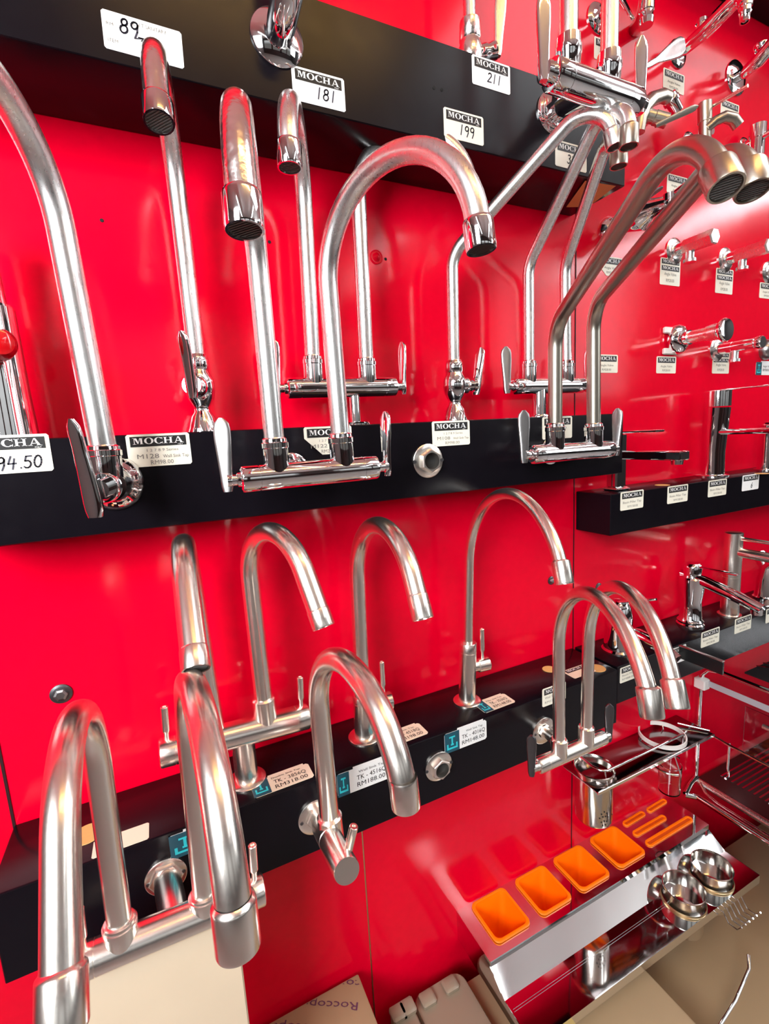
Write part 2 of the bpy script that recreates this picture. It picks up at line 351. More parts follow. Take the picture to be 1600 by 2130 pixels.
FIT = {
'M1': ([-0.0468, -0.17, 1.3566], [-1.9307, 0.205, 0.0932, 2.9148, 0.0359, -0.0399]),
'M3': ([0.0648, -0.06, 1.4671], [-1.7135, 0.1871, 0.0843, 2.8464, 0.0424, -0.0037]),
'M4a': ([0.1247, -0.2, 1.3547], [-1.8268, 0.1642, 0.0962, 2.9994, 0.0389, -0.0036]),
'M4b': ([0.2046, -0.2, 1.3563], [-1.1593, 0.1633, 0.0973, 3.0215, 0.0264, -0.0156]),
'M5a': ([0.2222, -0.06, 1.4689], [-1.9677, 0.1911, 0.0758, 3.1024, 0.0258, 0.0243]),
'M5b': ([0.3065, -0.06, 1.467], [-0.4092, 0.2266, 0.0812, 3.0007, 0.0579, 0.0119]),
'L1a': ([0.0333, -0.07, 0.9482], [-1.6406, 0.20, 0.09, 2.4, 0.09, -0.03]),
'L1b': ([0.1043, -0.07, 0.9788], [-1.2705, 0.1817, 0.0757, 2.66, 0.0693, -0.0087]),
'L2': ([0.2624, -0.0629, 0.856], [-1.5801, 0.2728, 0.0997, 2.6484, 0.0496, 0.0201]),
'L3': ([0.47, -0.0608, 0.856], [-1.7481, 0.2618, 0.1372, 2.7785, 0.0118, 0.0503]),
'L4a': ([0.567, -0.19, 0.824], [-1.9614, 0.1661, 0.1295, 2.8778, 0.0, -0.0084]),
'L4b': ([0.6315, -0.19, 0.826], [-2.0421, 0.1579, 0.1308, 2.6529, 0.0338, 0.0163]),
'L5': ([0.1599, -0.175, 0.8396], [-1.4857, 0.1578, 0.1055, 3.0497, 0.0044, -0.0096]),
'L6a': ([-0.0943, -0.2, 0.838], [-1.5815, 0.1877, 0.0966, 2.5605, 0.1025, 0.0223]),
'L6b': ([-0.0066, -0.2, 0.8285], [-1.5131, 0.1841, 0.1255, 2.9703, 0.0198, 0.0262]),
'M6': ([0.464, -0.06, 1.4659], [-0.8353, 0.1403, 0.8707, 0.1936, 0.0389, 2.059, 0.019, 0.017]),
'M7a': ([0.6236, -0.06, 1.4683], [-1.5609, 0.14, 0.7566, 0.1675, 0.0369, 2.3656, 0.0233, 0.0033]),
'M7b': ([0.714, -0.06, 1.4697], [-1.8699, 0.1463, 0.7489, 0.147, 0.0238, 2.393, 0.0206, -0.0229]),
'M8a': ([0.5772, -0.17, 1.3549], [-1.9702, 0.1127, 1.219, 0.2156, 0.0835, 1.4052, 0.0227, 0.0005]),
'M8b': ([0.6619, -0.17, 1.3516], [-2.0641, 0.1428, 1.389, 0.2546, 0.0556, 1.389, 0.013, -0.0207])}
def path(key):
    P0, x = FIT[key]; P0 = V(P0); az, roll = x[0], x[-1]; pr = (gp if len(x) == 6 else ep)(*x[1:-1]); c, s_ = math.cos(roll), math.sin(roll); o = []
    for s1, z in pr:
        X, Y, Z = s1 * math.cos(az), s1 * math.sin(az), z; o.append(P0 + V((X * c + Z * s_, Y, Z * c - X * s_)))
    return o
def spout(parent, key, rp, rt, material, amat, alen=.027, tipmat=None, frm=.5):
    """bent pipe with the aerator collar at its mouth"""
    P = path(key); d = (P[-1] - P[-2]).normalized(); P[0] = P[0] + (P[0] - P[1]).normalized() * .006
    n = len(P); E_ = P[-1]; mb = MB()
    while (E_ - P[-1]).dot(d) < .012: P.pop()
    P.append(E_ - d * .0115)
    if tipmat:
        k = int(len(P) * frm); mb.use(material).tube(P[:k + 1], rp, 28); mb.use(tipmat).tube(P[k:], rp * 1.0005, 28)
        sp = mb.build('spout', None, parent)
    else:
        mb.tube(P, rp, 28); sp = mb.build('spout', material, parent)
    a = MB(); k = alen; q = E_ - d * k
    if rt / rp > 1.06: prof = [(0, rp), (.002, rt * .97), (.004, rt), (k - .002, rt), (k, rt * .96), (k, rt * .84), (k - .003, rt * .82), (k - .003, rt * .5)]
    else: prof = [(0, rp * 1.001), (.001, rt * .985), (.002, rt), (k - .001, rt), (k, rt * .97), (k, rt * .86), (k - .004, rt * .84), (k - .004, rt * .5)]
    ao = a.lathe(q, d, prof, 36, cap=False).build('aerator', amat, parent)
    g = MB(); g.lathe(E_ - d * .0035, d, [(0, rt * .84), (.0012, rt * .82)], 30)
    u = d.orthogonal().normalized(); w_ = d.cross(u)
    for i in range(-4, 5):
        hh = math.sqrt(max(0, (rt * .78) ** 2 - (i * rt * .17) ** 2)); c0 = E_ - d * .0022 + u * (i * rt * .17)
        g.box((-hh, -.0003, 0), (hh, .0003, .0008), 0, (w_, u, d), c0)
    g.build('mesh_screen', SCREEN, ao)
    return sp
def collar(parent, base, top, r, material, step=True):
    base, top = V(base), V(top); d = top - base; L = d.length
    prof = [(0, r * .9), (L * .25, r), (L * .72, r), (L * .74, r * 1.06), (L * .86, r * 1.06), (L * .88, r * .98), (L * .96, r * .95), (L, r * .8)] if step else [(0, r * .95), (L * .2, r), (L * .95, r), (L, r * .86)]
    return MB().lathe(base, d, prof, 36).build('collar', material, parent)
def paddle(parent, P, upv, wv, L, w0, w1, th, material, tilt=0., low=.012, name='lever', lab=None):
    """flat teardrop lever: P on the valve axis, blade along upv, width along wv"""
    P, upv, wv = V(P), V(upv).normalized(), V(wv).normalized(); nv = upv.cross(wv); rs = []
    for i in range(15):
        t = i / 14; h = -low + (L + low) * t
        w_ = (w0 + (w1 - w0) * min(1, max(0, (t - .15) / .55)) ** 1.3) / 2
        if t < .08: w_ *= .72 + .28 * t / .08
        if t > .86: w_ *= math.sqrt(max(.0, 1 - ((t - .86) / .145) ** 2))
        c = P + upv * h + nv * (tilt * t * t * L); tt = th / 2 * (1.15 - .45 * t)
        rs.append([c + wv * (max(w_, .0012) * math.copysign(abs(math.cos(a)) ** .75, math.cos(a))) + nv * (tt * math.copysign(abs(math.sin(a)) ** .6, math.sin(a))) for a in [2 * math.pi * q / 20 for q in range(20)]])
    o = MB().rings(rs).build(name, material, parent, sharp=55)
    if lab: o['label'] = lab
    return o
def pin(parent, P, d, L, r, material, neck=.3, name='lever'):
    return MB().lathe(P, d, [(0, r * .62), (L * neck * .8, r * .66), (L * neck, r * .95), (L * neck + .002, r), (L - .0008, r), (L, r * .85), (L, r * .5), (L - .002, r * .45)], 20).build(name, material, parent)
def flange_nut(parent, P, d, r, material, nut=.0135, t=.004, screws=True):
    P, d = V(P), V(d).normalized()
    f = MB().lathe(P, d, [(0, r), (t * .7, r), (t, r * .93), (t, r * .5)], 40, cap=False).build('flange', material, parent)
    n = MB(); n.lathe(P + d * (t * .6), d, [(0, nut * 1.12), (.006, nut * 1.12), (.007, nut * 1.03)], hexa=True)
    n.build('hex_nut', material, parent, sharp=20)
    if screws:
        s_ = MB(); u = V((1, 0, 0)); u = (u - d * u.dot(d)).normalized()
        for k in (-1, 1): s_.lathe(P + d * t + u * (k * r * .83), d, [(0, r * .1), (.001, r * .09)], 12)
        s_.build('fixing_screws', DGREY, parent)
    return f
def valve_body(parent, A, B, r, material, cap=.02, seams=True):
    A, B = V(A), V(B); d = B - A; L = d.length; g = .0009
    pr = [(0, r * .8), (.0015, r * .96), (.003, r)]
    if seams: pr += [(cap, r), (cap + g * .3, r - g), (cap + g, r - g), (cap + g * 1.3, r), (L - cap - g * 1.3, r), (L - cap - g, r - g), (L - cap - g * .3, r - g), (L - cap, r)]
    pr += [(L - .003, r), (L - .0015, r * .96), (L, r * .8)]
    return MB().lathe(A, d, pr, 44).build('body', material, parent, sharp=30)

def double_tap(label, A, B, rb, pipes, rp, rt, pm, bm, lever, stem, am=None, alen=.027, cr=.0146, lm=(None, None), tipm=(None, None), cstep=True, group=None):
    A, B = V(A), V(B); mid = (A + B) / 2; ax = (B - A).normalized()
    o = empty('double_sink_tap', stem[1], label, 'tap', group)
    valve_body(o, A, B, rb, bm)
    for i, k in enumerate(pipes):
        P = path(k); q = A + ax * ((P[0] - A).dot(ax)); u = (P[1] - P[0]).normalized()
        q = P[0] - u * ((P[0] - q).length)
        spout(o, k, rp, rt[i] if hasattr(rt, '__len__') else rt, pm, am or bm, alen, tipmat=tipm[i])
        collar(o, q, P[0], cr, bm, cstep)
    F = V(stem[1])
    if stem[0] == 'wall':
        S = MB(); S.lathe(F, mid - F, [(0, stem[2]), ((mid - F).length, stem[2])], 28).build('stem', bm, o)
        flange_nut(o, F, (0, -1, 0), stem[3], bm, stem[2] * 1.15)
    else:
        MB().lathe(F, (0, 0, 1), [(0, stem[2]), (mid.z - F.z, stem[2])], 32).build('stem', bm, o)
        MB().lathe(F, (0, 0, 1), [(0, stem[3]), (.003, stem[3]), (.005, stem[3] * .92), (.006, stem[2] * 1.02)], 36).build('flange', bm, o)
    u = (B - A).normalized().cross(V((0, 1, 0))).normalized() * -1
    if u.z < 0: u = -u
    for sgn, E_, l in ((-1, A, lm[0]), (1, B, lm[1])):
        if lever == 'paddle':
            MB().lathe(E_, ax * sgn, [(-.002, .0085), (.003, .0078), (.004, .0062), (.009, .0062), (.010, .0078), (.014, .0075)], 24).build('valve_neck', bm, o)
            wv = V((.25 * sgn, -1, 0)) if sgn > 0 else V((1, -.35, 0))
            wv = wv if sgn > 0 else V((.93, -.38, 0))
            paddle(o, E_ + ax * sgn * .014, u, wv, .068, .013, .0185, .0065, l or bm, tilt=.04)
        elif lever == 'dark':
            MB().lathe(E_, ax * sgn, [(-.002, .008), (.003, .007), (.011, .007)], 24).build('valve_neck', bm, o)
            paddle(o, E_ + ax * sgn * .012, u, V((.8, -.6, 0)), .062, .012, .0165, .008, l or bm, tilt=-.03)
        else:
            pin(o, E_ - ax * sgn * .011 + u * (rb * .85), u, .05, .0052, bm)
    return o
def pot_tap(label, key, rp, rt, ldir, lmat, z0=BT, alen=.024, tipmat=None, am=None):
    """pillar tap with a bell foot, swelling body and side valve"""
    P = path(key); C = V((P[0].x, P[0].y, z0)); H = P[0].z - z0
    o = empty('pillar_sink_tap', C, label, 'tap')
    spout(o, key, rp, rt, SATIN, am or CHROME, alen, tipmat=tipmat)
    MB().lathe(C, (0, 0, 1), [(0, .021), (.002, .021), (.008, .0185), (.020, .0155), (.027, .0105), (.032, .0098), (.036, .0115), (.044, .0165), (.056, .019), (.068, .0185), (.076, .0145), (.082, .0125)], 40).build('body', CHROME, o)
    MB().lathe(C + V((0, 0, H - .021)), (0, 0, 1), [(0, .0125), (.003, .0145), (.016, .0145), (.018, .0132), (.021, .012)], 36).build('collar', CHROME, o)
    d = V(ldir).normalized(); v = C + V((0, 0, .058))
    MB().lathe(v + d * .01, d, [(0, .0135), (.012, .0135), (.014, .012), (.016, .0095), (.022, .0095), (.023, .0115), (.028, .0115)], 32).build('side_valve', CHROME, o)
    paddle(o, v + d * .04, V((0, 0, 1)) + d * .12, d.cross(V((0, 0, 1))) * .8 + V((.5, 0, 0)), .062, .015, .0175, .007, lmat, tilt=.06, low=.016)
    return o

# ---- middle shelf
Z4 = 1.312
double_tap('chrome double tap with gooseneck spouts, front of the middle shelf, spouts highest and closest', (.083, -.2, 1.3105), (.250, -.2, 1.3115), .0148, ('M4a', 'M4b'), .0112, .0137, SATIN, CHROME, 'paddle',
           ('wall', (.162, -.12, 1.312), .012, .0225), lm=(GREY, CHROME), tipm=(WORN, None))
double_tap('chrome double tap standing on the middle shelf behind the front gooseneck pair', (.180, -.06, 1.4235), (.353, -.06, 1.4245), .0148, ('M5a', 'M5b'), .0112, .0137, SATIN, CHROME, 'paddle',
           ('post', (.283, -.06, BT), .0085, .024), lm=(CHROME, CHROME))
double_tap('chrome double tap with angled spouts standing on the middle shelf right end', (.588, -.06, 1.4235), (.756, -.06, 1.4245), .0142, ('M7a', 'M7b'), .0098, .0125, SATIN, CHROME, 'paddle',
           ('post', (.648, -.06, BT), .0125, .019), lm=(GREY, CHROME), cr=.0138, am=NICKEL)
double_tap('satin double tap with angled spouts on the front of the middle shelf right end', (.528, -.17, 1.3085), (.702, -.17, 1.3065), .0148, ('M8a', 'M8b'), .0108, .0142, NICKEL, CHROME, 'paddle',
           ('wall', (.615, -.12, 1.308), .012, .0225), lm=(GREY, GREY), alen=.026, am=NICKEL)
pot_tap('single pillar tap with speckled gooseneck spout, middle shelf, between leftmost pipe and front pair', 'M3', .0112, .0137, (-.35, -1, 0), CHROME, tipmat=WORN)
pot_tap('single pillar tap with angled spout above the hex nut on the middle shelf', 'M6', .0098, .0122, (1, -.2, 0), CHROME, am=SATIN)
# wall tap at the left edge
F1 = V((-.045, -.12, 1.3135)); C1 = V((-.0478, -.17, 1.3135))
o = empty('wall_sink_tap', F1, 'large wall tap with one thick curved pipe leaving the frame at the left edge', 'tap')
spout(o, 'M1', .0128, .0155, SATIN, CHROME, .028)
MB().lathe(F1, (0, -1, 0), [(0, .0315), (.002, .0315), (.006, .029), (.012, .022), (.018, .0165), (.03, .0155), (.06, .0155)], 44).build('flange', CHROME, o)
collar(o, C1, path('M1')[0], .0165, CHROME)
hd = V((-.25, -1, -.05)).normalized()
MB().lathe(C1 - hd * .012, hd, [(0, .012), (.004, .0165), (.026, .0165), (.028, .015), (.028, .0105), (.040, .0105)], 44).build('valve_barrel', CHROME, o)
paddle(o, C1 + hd * .033 + V((-.004, 0, -.004)), V((-.05, 0, 1)), V((1, -.55, 0)), .074, .019, .0135, .008, CHROME, tilt=-.08, low=.022)
# mixer at the left edge, on the shelf top
o = empty('mixer_tap', (-.146, -.06, BT), 'thick chrome mixer column with red-reflecting side knob at the left edge', 'tap')
MB().lathe((-.146, -.06, BT), (0, 0, 1), [(0, .031), (.003, .031), (.005, .028), (.055, .026), (.145, .0245), (.1455, .0225), (.148, .0225)], 48).build('body', CHROME, o)
MB().lathe((-.146, -.06, BT + .148), (0, 0, 1), [(0, .0225), (.002, .018), (.09, .014), (.092, .012)], 44).build('upper_column', CHROME, o)
MB().lathe((-.146, -.06, BT + .1), V((.30, -1, -.02)), [(.02, .0155), (.034, .0155), (.035, .0145), (.036, .0155), (.055, .0155), (.062, .012), (.064, .006)], 36).build('knob', RED_REFL, o)

# ---- lower shelf
double_tap('brushed steel double tap standing on the lower shelf, spouts facing out', (-.041, -.07, .9385), (.169, -.07, .9285), .0192, ('L1a', 'L1b'), .0128, .0134, STEEL, STEEL, 'pin',
           ('post', (.069, -.07, .856), .0165, .0275), cr=.0165, alen=.022, cstep=False)
double_tap('nearest brushed steel double tap at bottom left, one spout cut by the lower frame edge', (-.142, -.2, .8045), (.062, -.2, .797), .0182, ('L6a', 'L6b'), .0126, .0152, STEEL, STEEL, 'pin',
           ('wall', (-.0495, -.12, .7975), .0165, .0255), cr=.0168, alen=.034)
double_tap('slim brushed steel double tap with dark levers on the front of the lower shelf', (.518, -.19, .7895), (.676, -.19, .7895), .0128, ('L4a', 'L4b'), .0101, .0132, STEEL, STEEL, 'dark',
           ('wall', (.597, -.12, .7895), .0105, .026), lm=(DGREY, DGREY), cr=.0138, alen=.034, cstep=False)
def steel_pillar(label, key, rp, rt, rbase, hb, vz, vlen, vr, split=0):
    P = path(key); C = P[0].copy(); o = empty('pillar_sink_tap', C, label, 'tap')
    ax = (P[2] - P[0]).normalized()
    spout(o, key, rp, rt, STEEL, STEEL, .03)
    MB().lathe(C, (0, 0, 1), [(0, rbase * 1.65), (.003, rbase * 1.65), (.005, rbase * 1.5), (.006, rbase)], 44).build('base_ring', STEEL, o)
    pr = [(.004, rbase), (hb * .84, rbase), (hb * .84 + .0006, rbase * .95), (hb * .84 + .0012, rbase), (hb - .001, rbase), (hb, rbase * .95), (hb, rp * 1.05), (hb - .004, rp)]
    MB().lathe(C, ax, pr, 40).build('body', STEEL, o)
    v = C + V((0, 0, vz)); d = V((1, -.12, 0)).normalized()
    MB().lathe(v, d, [(rbase * .6, vr * .78), (rbase + .008, vr * .8), (rbase + .009, vr), (rbase + vlen, vr), (rbase + vlen + .001, vr * .93)], 36).build('side_valve', STEEL, o)
    pin(o, v + d * (rbase + vlen * .62) + V((0, 0, vr * .8)), (0, 0, 1), .06, .0046, STEEL)
    return o
steel_pillar('brushed steel gooseneck pillar tap standing mid-way along the lower shelf', 'L2', .0124, .0131, .0165, .075, .055, .033, .0145)
steel_pillar('tall thin gooseneck pillar tap with large arch standing on the lower shelf right part', 'L3', .0085, .0117, .0155, .115, .066, .03, .0125)
# single wall tap, front of the lower shelf
o = empty('wall_sink_tap', (.155, -.12, .798), 'brushed steel wall tap with one gooseneck spout and angled round body', 'tap')
spout(o, 'L5', .0134, .0139, STEEL, STEEL, .03)
flange_nut(o, (.155, -.12, .798), (0, -1, 0), .0275, STEEL, .015)
A5 = V((.157, -.12, .800)); B5 = at(722, 1812, -.262)
d5 = (B5 - A5)
MB().lathe(A5, d5, [(0, .0125), (.03, .0145), (.034, .0165), (.075, .0165), (.0756, .0158), (.0764, .0158), (.077, .0165), (d5.length - .002, .0165), (d5.length, .0158)], 44).build('body', STEEL, o)
P5 = path('L5')[0]; q5 = A5 + d5.normalized() * ((P5 - A5).dot(d5.normalized()))
collar(o, V((P5.x + .001, P5.y, P5.z - .046)), P5, .0172, STEEL, False)
t5 = (at(733, 1694, -.235) - at(722, 1785, -.225))
pin(o, at(719, 1792, -.237), (.25, -.12, 1), .052, .0056, STEEL, .2)

# ---- cut off taps standing on / above the top shelf
o = empty('wall_sink_tap', at(578, 78, -.12), 'tap on round chrome flange, cut by the top edge, black body with red reflection', 'tap')
Ft = at(576, 80, -.12)
MB().lathe(Ft, (0, -1, 0), [(0, .031), (.002, .0315), (.004, .030), (.009, .017), (.012, .0155), (.026, .0155)], 48).build('flange', CHROME, o)
MB().tube([Ft + V((0, -.02, 0)), Ft + V((0, -.034, .003)), Ft + V((.003, -.045, .014)), Ft + V((.005, -.052, .035)), Ft + V((.006, -.055, .08))], .0165, 28).build('body', CHROME, o)
MB().lathe(Ft + V((.004, -.045, .018)), (.5, -1, .15), [(0, .013), (.02, .0135), (.024, .010)], 28).build('red_reflection_cap', RED_REFL, o)
o = empty('pillar_sink_tap', (.512, -.06, 1.876), 'chrome tap standing on the top shelf, cut by the upper frame edge', 'tap')
Pt = V((.512, -.06, 1.876))
MB().lathe(Pt, (0, 0, 1), [(0, .02), (.002, .02), (.012, .016), (.022, .0125), (.034, .017), (.05, .019), (.064, .015), (.066, .0165), (.09, .0155), (.092, .011)], 40).build('body', WORN, o)
MB().tube([Pt + V((0, 0, .09)), Pt + V((0, 0, .26))], .0095, 24).build('spout', SATIN, o)
MB().lathe(Pt + V((.01, -.004, .045)), (1, -.35, .25), [(0, .012), (.014, .013), (.018, .011), (.026, .0125), (.03, .012)], 32).build('side_valve', CHROME, o)
paddle(o, Pt + V((.042, -.014, .055)), (.1, 0, 1), (1, -.3, 0), .08, .013, .019, .007, SATIN, low=.01)
o = empty('double_sink_tap', at(1140, 240, -.12), 'large polished double tap on the top shelf, its two pipes leaving the top edge', 'tap')
A3, B3 = at(1146, 152, -.225), at(1322, 218, -.225)
F3 = at(1148, 236, -.12)
A3.z = B3.z = (A3.z + B3.z) / 2
valve_body(o, A3, B3, .019, CHROME, .024)
ax3 = (B3 - A3).normalized(); m3 = (A3 + B3) / 2
MB().lathe(F3, (0, -1, 0), [(0, .03), (.002, .03), (.004, .028), (.006, .024), (.008, .0245), (.010, .022)], 44).build('flange', CHROME, o)
MB().lathe(F3 + V((0, -.009, 0)), (0, -1, 0), [(0, .021), (.022, .021), (.024, .019)], hexa=True).build('hex_nut', CHROME, o, sharp=20)
MB().lathe(F3, (m3 - F3), [(.01, .014), ((m3 - F3).length, .013)], 28).build('stem', CHROME, o)
for fx in (.19, .66):
    q = A3 + (B3 - A3) * fx
    MB().lathe(q, (0, 0, 1), [(0, .0145), (.026, .0155), (.028, .0165), (.036, .0165), (.037, .0155), (.048, .015), (.050, .012)], 40).build('collar', CHROME, o)
    MB().tube([q + V((0, 0, .046)), q + V((0, 0, .3))], .0112, 28).build('spout', SATIN, o)
for sg, E_ in ((-1, A3), (1, B3)):
    MB().lathe(E_, ax3 * sg, [(-.001, .0135), (.004, .0115), (.006, .0135), (.012, .0125)], 32).build('valve_neck', CHROME, o)
    paddle(o, E_ + ax3 * sg * (.016 if sg < 0 else .004) + V((0, -.004, 0)), (0, 0, 1), V((1, -.45, 0)), .082, .014, .0185, .0075, CHROME, low=.014)

# ---- spare connection nuts and screws
def nut_ring(P, label, r=.0255):
    o = empty('tap_connector', P, label, 'connector nut'); d = V((0, -1, 0)); P = V(P)
    MB().lathe(P, d, [(0, r), (.0025, r), (.0035, r * .95), (.0035, r * .55)], 44, cap=False).build('flange', STEEL, o)
    n = MB(); k = 24; rs = []
    def ringp(t, rr, hexa):
        out = []
        for q in range(k):
            a = 2 * math.pi * q / k; f = 1
            if hexa: b = (a + math.pi / 6) % (math.pi / 3) - math.pi / 6; f = math.cos(math.pi / 6) / math.cos(b) * 1.08
            out.append(P + V((math.cos(a) * rr * f, -t, math.sin(a) * rr * f)))
        return out
    n.rings([ringp(.002, r * .64, True), ringp(.0125, r * .64, True), ringp(.0138, r * .585, True), ringp(.0138, r * .49, False), ringp(.001, r * .49, False)], cap=False)
    n.build('hex_nut', STEEL, o, sharp=25)
    MB().lathe(P + V((0, -.0012, 0)), d, [(0, r * .52), (.0004, r * .515)], 24).build('bore', HOLE, o)
    s_ = MB()
    for g in (-1, 1): s_.lathe(P + V((g * r * .93, -.003, 0)), d, [(0, .003), (.0012, .0026)], 14)
    s_.build('fixing_screws', DGREY, o)
nut_ring((.371, -.12, 1.309), 'empty hex connector set in the front of the middle shelf')
nut_ring((.368, -.12, .801), 'empty hex connector set in the front of the lower shelf')
def bolt(P, r, label, t=.006):
    o = empty('wall_bolt', P, label, 'bolt'); P = V(P)
    MB().lathe(P, (0, -1, 0), [(0, r), (t * .3, r), (t * .45, r * .8), (t * .5, r * .72)], 24).build('washer', DGREY, o)
    MB().lathe(P + V((0, -t * .45, 0)), (0, -1, 0), [(0, r * .66), (t * .6, r * .62), (t * .8, r * .4)], hexa=True).build('bolt_head', GREY, o, sharp=20)
bolt((-.152, 0, 1.026), .0135, 'washer and bolt on the red wall above the bottom left tap')
bolt((.735, 0, 1.025), .009, 'small bolt on the red wall behind the mouth of the tall thin spout')
bolt((.878, 0, .984), .009, 'small bolt on the red wall just behind the arch of the slim double tap')
o = empty('blind_rivet', (.361, 0, 1.635), 'round red button pressed in the red wall between two screw holes', 'rivet')
MB().lathe((.361, 0, 1.635), (0, -1, 0), [(0, .011), (.001, .0112), (.0018, .0095), (.0012, .008), (.0016, .0065), (.0045, .004), (.0055, .001)], 32).build('button', RED, o)
HL = [((.339, 0, 1.634), 'tiny screw hole left of the red button in the wall'), ((.378, 0, 1.634), 'tiny screw hole right of the red button in the wall'), ((-.025, 0, 1.641), 'tiny screw hole high on the red wall at the left'),
      ((.189, 0, 1.639), 'tiny screw hole behind the speckled spout of the front pair')]
for P, l in HL: MB().lathe(P, (0, -1, 0), [(0, .0024), (.0006, .0022), (.0006, .001)], 12).build('screw_hole', HOLE, loc=P, label=l, cat='screw hole')
MB().lathe(at(903, 183, -.12), (0, -1, 0), [(0, .0022), (.0006, .002)], 12).build('screw_hole', HOLE, loc=at(903, 183, -.12), label='tiny screw hole in the top black shelf, left one of two', cat='screw hole')
MB().lathe(at(919, 187, -.12), (0, -1, 0), [(0, .0022), (.0006, .002)], 12).build('screw_hole', HOLE, loc=at(919, 187, -.12), label='tiny screw hole in the top black shelf, right one of two', cat='screw hole')

# ---- price labels on the shelf fronts
U0, W0, N0 = (1, 0, 0), (0, 0, 1), (0, -1, 0)
def front(px, py, Y=-.12, dz=-.0375): p = at(px, py, Y); return V((p.x, Y - .0001, p.z + dz))
SER_L = [('1 2 7 8 9 Series', .3, .46, .085, .5)]
price_label(front(260, 905), U0, W0, N0, lines=SER_L + [('M128', .14, .25, .14, .34), ('Wall Sink Tap', .54, .25, .10, .42), ('RM98.00', .34, .06, .13, .36)], label='printed price label on the middle shelf beside the leftmost wall tap, reading RM98.00')
price_label(front(898, 877), U0, W0, N0, lines=SER_L + [('M108', .12, .25, .13, .34), ('Wall Sink Tap', .54, .25, .09, .42), ('RM98.00', .33, .06, .12, .38)], label='printed price label on the middle shelf directly above the hex connector')
price_label(front(631, 889), U0, W0, N0, lines=SER_L + [('M122', .12, .25, .13, .34), ('Wall Sink Tap', .54, .25, .09, .42), ('RM220.00', .33, .06, .12, .38)], cut=1, label='printed price label with a cut corner half hidden by the front double tap')
price_label(front(1128, 868), U0, W0, N0, lines=SER_L + [('M132', .12, .25, .13, .34), ('RM238.00', .33, .06, .12, .38)], label='printed price label on the middle shelf behind the satin angled double tap')
price_label(front(-80, 914), U0, W0, N0, w_=.074, h=.04, kind='hand', hand=[('194.50', .20, .12, .32)], label='label with handwritten 194.50 at the left edge of the middle shelf')
price_label(front(605, 135), U0, W0, N0, kind='hand', hand=[('181', .42, .2, .34)], card=WHITE, label='white label with three handwritten digits, just below the round chrome flange on the top shelf')
price_label(front(981, 112), U0, W0, N0, kind='hand', hand=[('211', .38, .22, .32)], card=WHITE, label='handwritten label touching the upper edge of the top shelf, under the cut-off pillar tap')
price_label(front(922, 222), U0, W0, N0, kind='hand', hand=[('199', .36, .2, .34)], label='handwritten label at the lower edge of the top shelf above the front gooseneck arch')
price_label(front(1155, 290), U0, W0, N0, kind='hand', hand=[('32', .36, .2, .34)], label='handwritten label on the top shelf half hidden by the angled spouts')
price_label(front(207, 17, dz=-.036), (1, 0, -.02), (.02, 0, 1), N0, kind='plain', w_=.077, h=.036, card=WHITE, lines=[('L N T SANITARY', .38, .8, .1, .42), ('RM:', .05, .62, .09, .1), ('ITEM:', .05, .2, .09, .14)], hand=[('89', .2, .52, .38)], label='white label with handwritten 89 on the top shelf at left', scrib=True)
price_label(front(1128, 1434, dz=-.036), U0, W0, N0, w_=.058, h=.036, lines=[('Wall Sink Tap', .1, .4, .12, .7), ('RM138.00', .1, .15, .12, .6)], label='label behind the left pipe of the slim double tap, lower shelf')
price_label(front(1290, 1392, Y=-.112, dz=-.032), U0, W0, N0, w_=.062, h=.034, lines=[('Basin Mixer', .1, .4, .12, .7), ('RM88.00', .1, .15, .12, .6)], label='label on the lower right shelf just right of the slim double tap pipes')
price_label(front(1397, 1352, Y=-.112, dz=-.036), U0, W0, N0, w_=.05, h=.038, card=WHITE, lines=[('RM108', .1, .15, .12, .6)], label='small label on the lower right shelf behind the second slim spout')
LX = [((1291, 1024), 'label at the left end of the right shelf under the small basin tap'), ((1389, 1012), 'label on the right shelf, second from its left end'), ((1474, 1000), 'label on the right shelf below the tall round column tap'), ((1545, 989), 'label on the right shelf near the right frame edge, handwritten 6')]
for i, (p, l) in enumerate(LX):
    price_label(front(p[0], p[1], Y=-.088, dz=-.038), U0, W0, N0, kind='small' if i < 3 else 'hand', card=CARD if i < 3 else WHITE, lines=[('Basin Pillar Tap', .1, .36, .12, .8), ('RM158.00', .3, .12, .12, .45)] if i < 3 else [], hand=[('6', .5, .15, .32)] if i == 3 else None, label=l)
price_label(front(1459, 1321, Y=-.112, dz=-.032), U0, W0, N0, kind='small', lines=[('Basin Pillar Tap', .1, .36, .12, .8), ('RM158.00', .3, .12, .12, .45)], label='label on the lower right shelf below the curved basin mixer')
price_label(front(1529, 1293, Y=-.112, dz=-.032), U0, W0, N0, kind='small', lines=[('Basin Pillar Tap', .1, .36, .12, .8), ('RM168.00', .3, .12, .12, .45)], label='label on the lower right shelf below the straight column tap')
price_label(front(1594, 1272, Y=-.112, dz=-.032), U0, W0, N0, kind='small', label='label on the lower right shelf cut by the right frame edge')
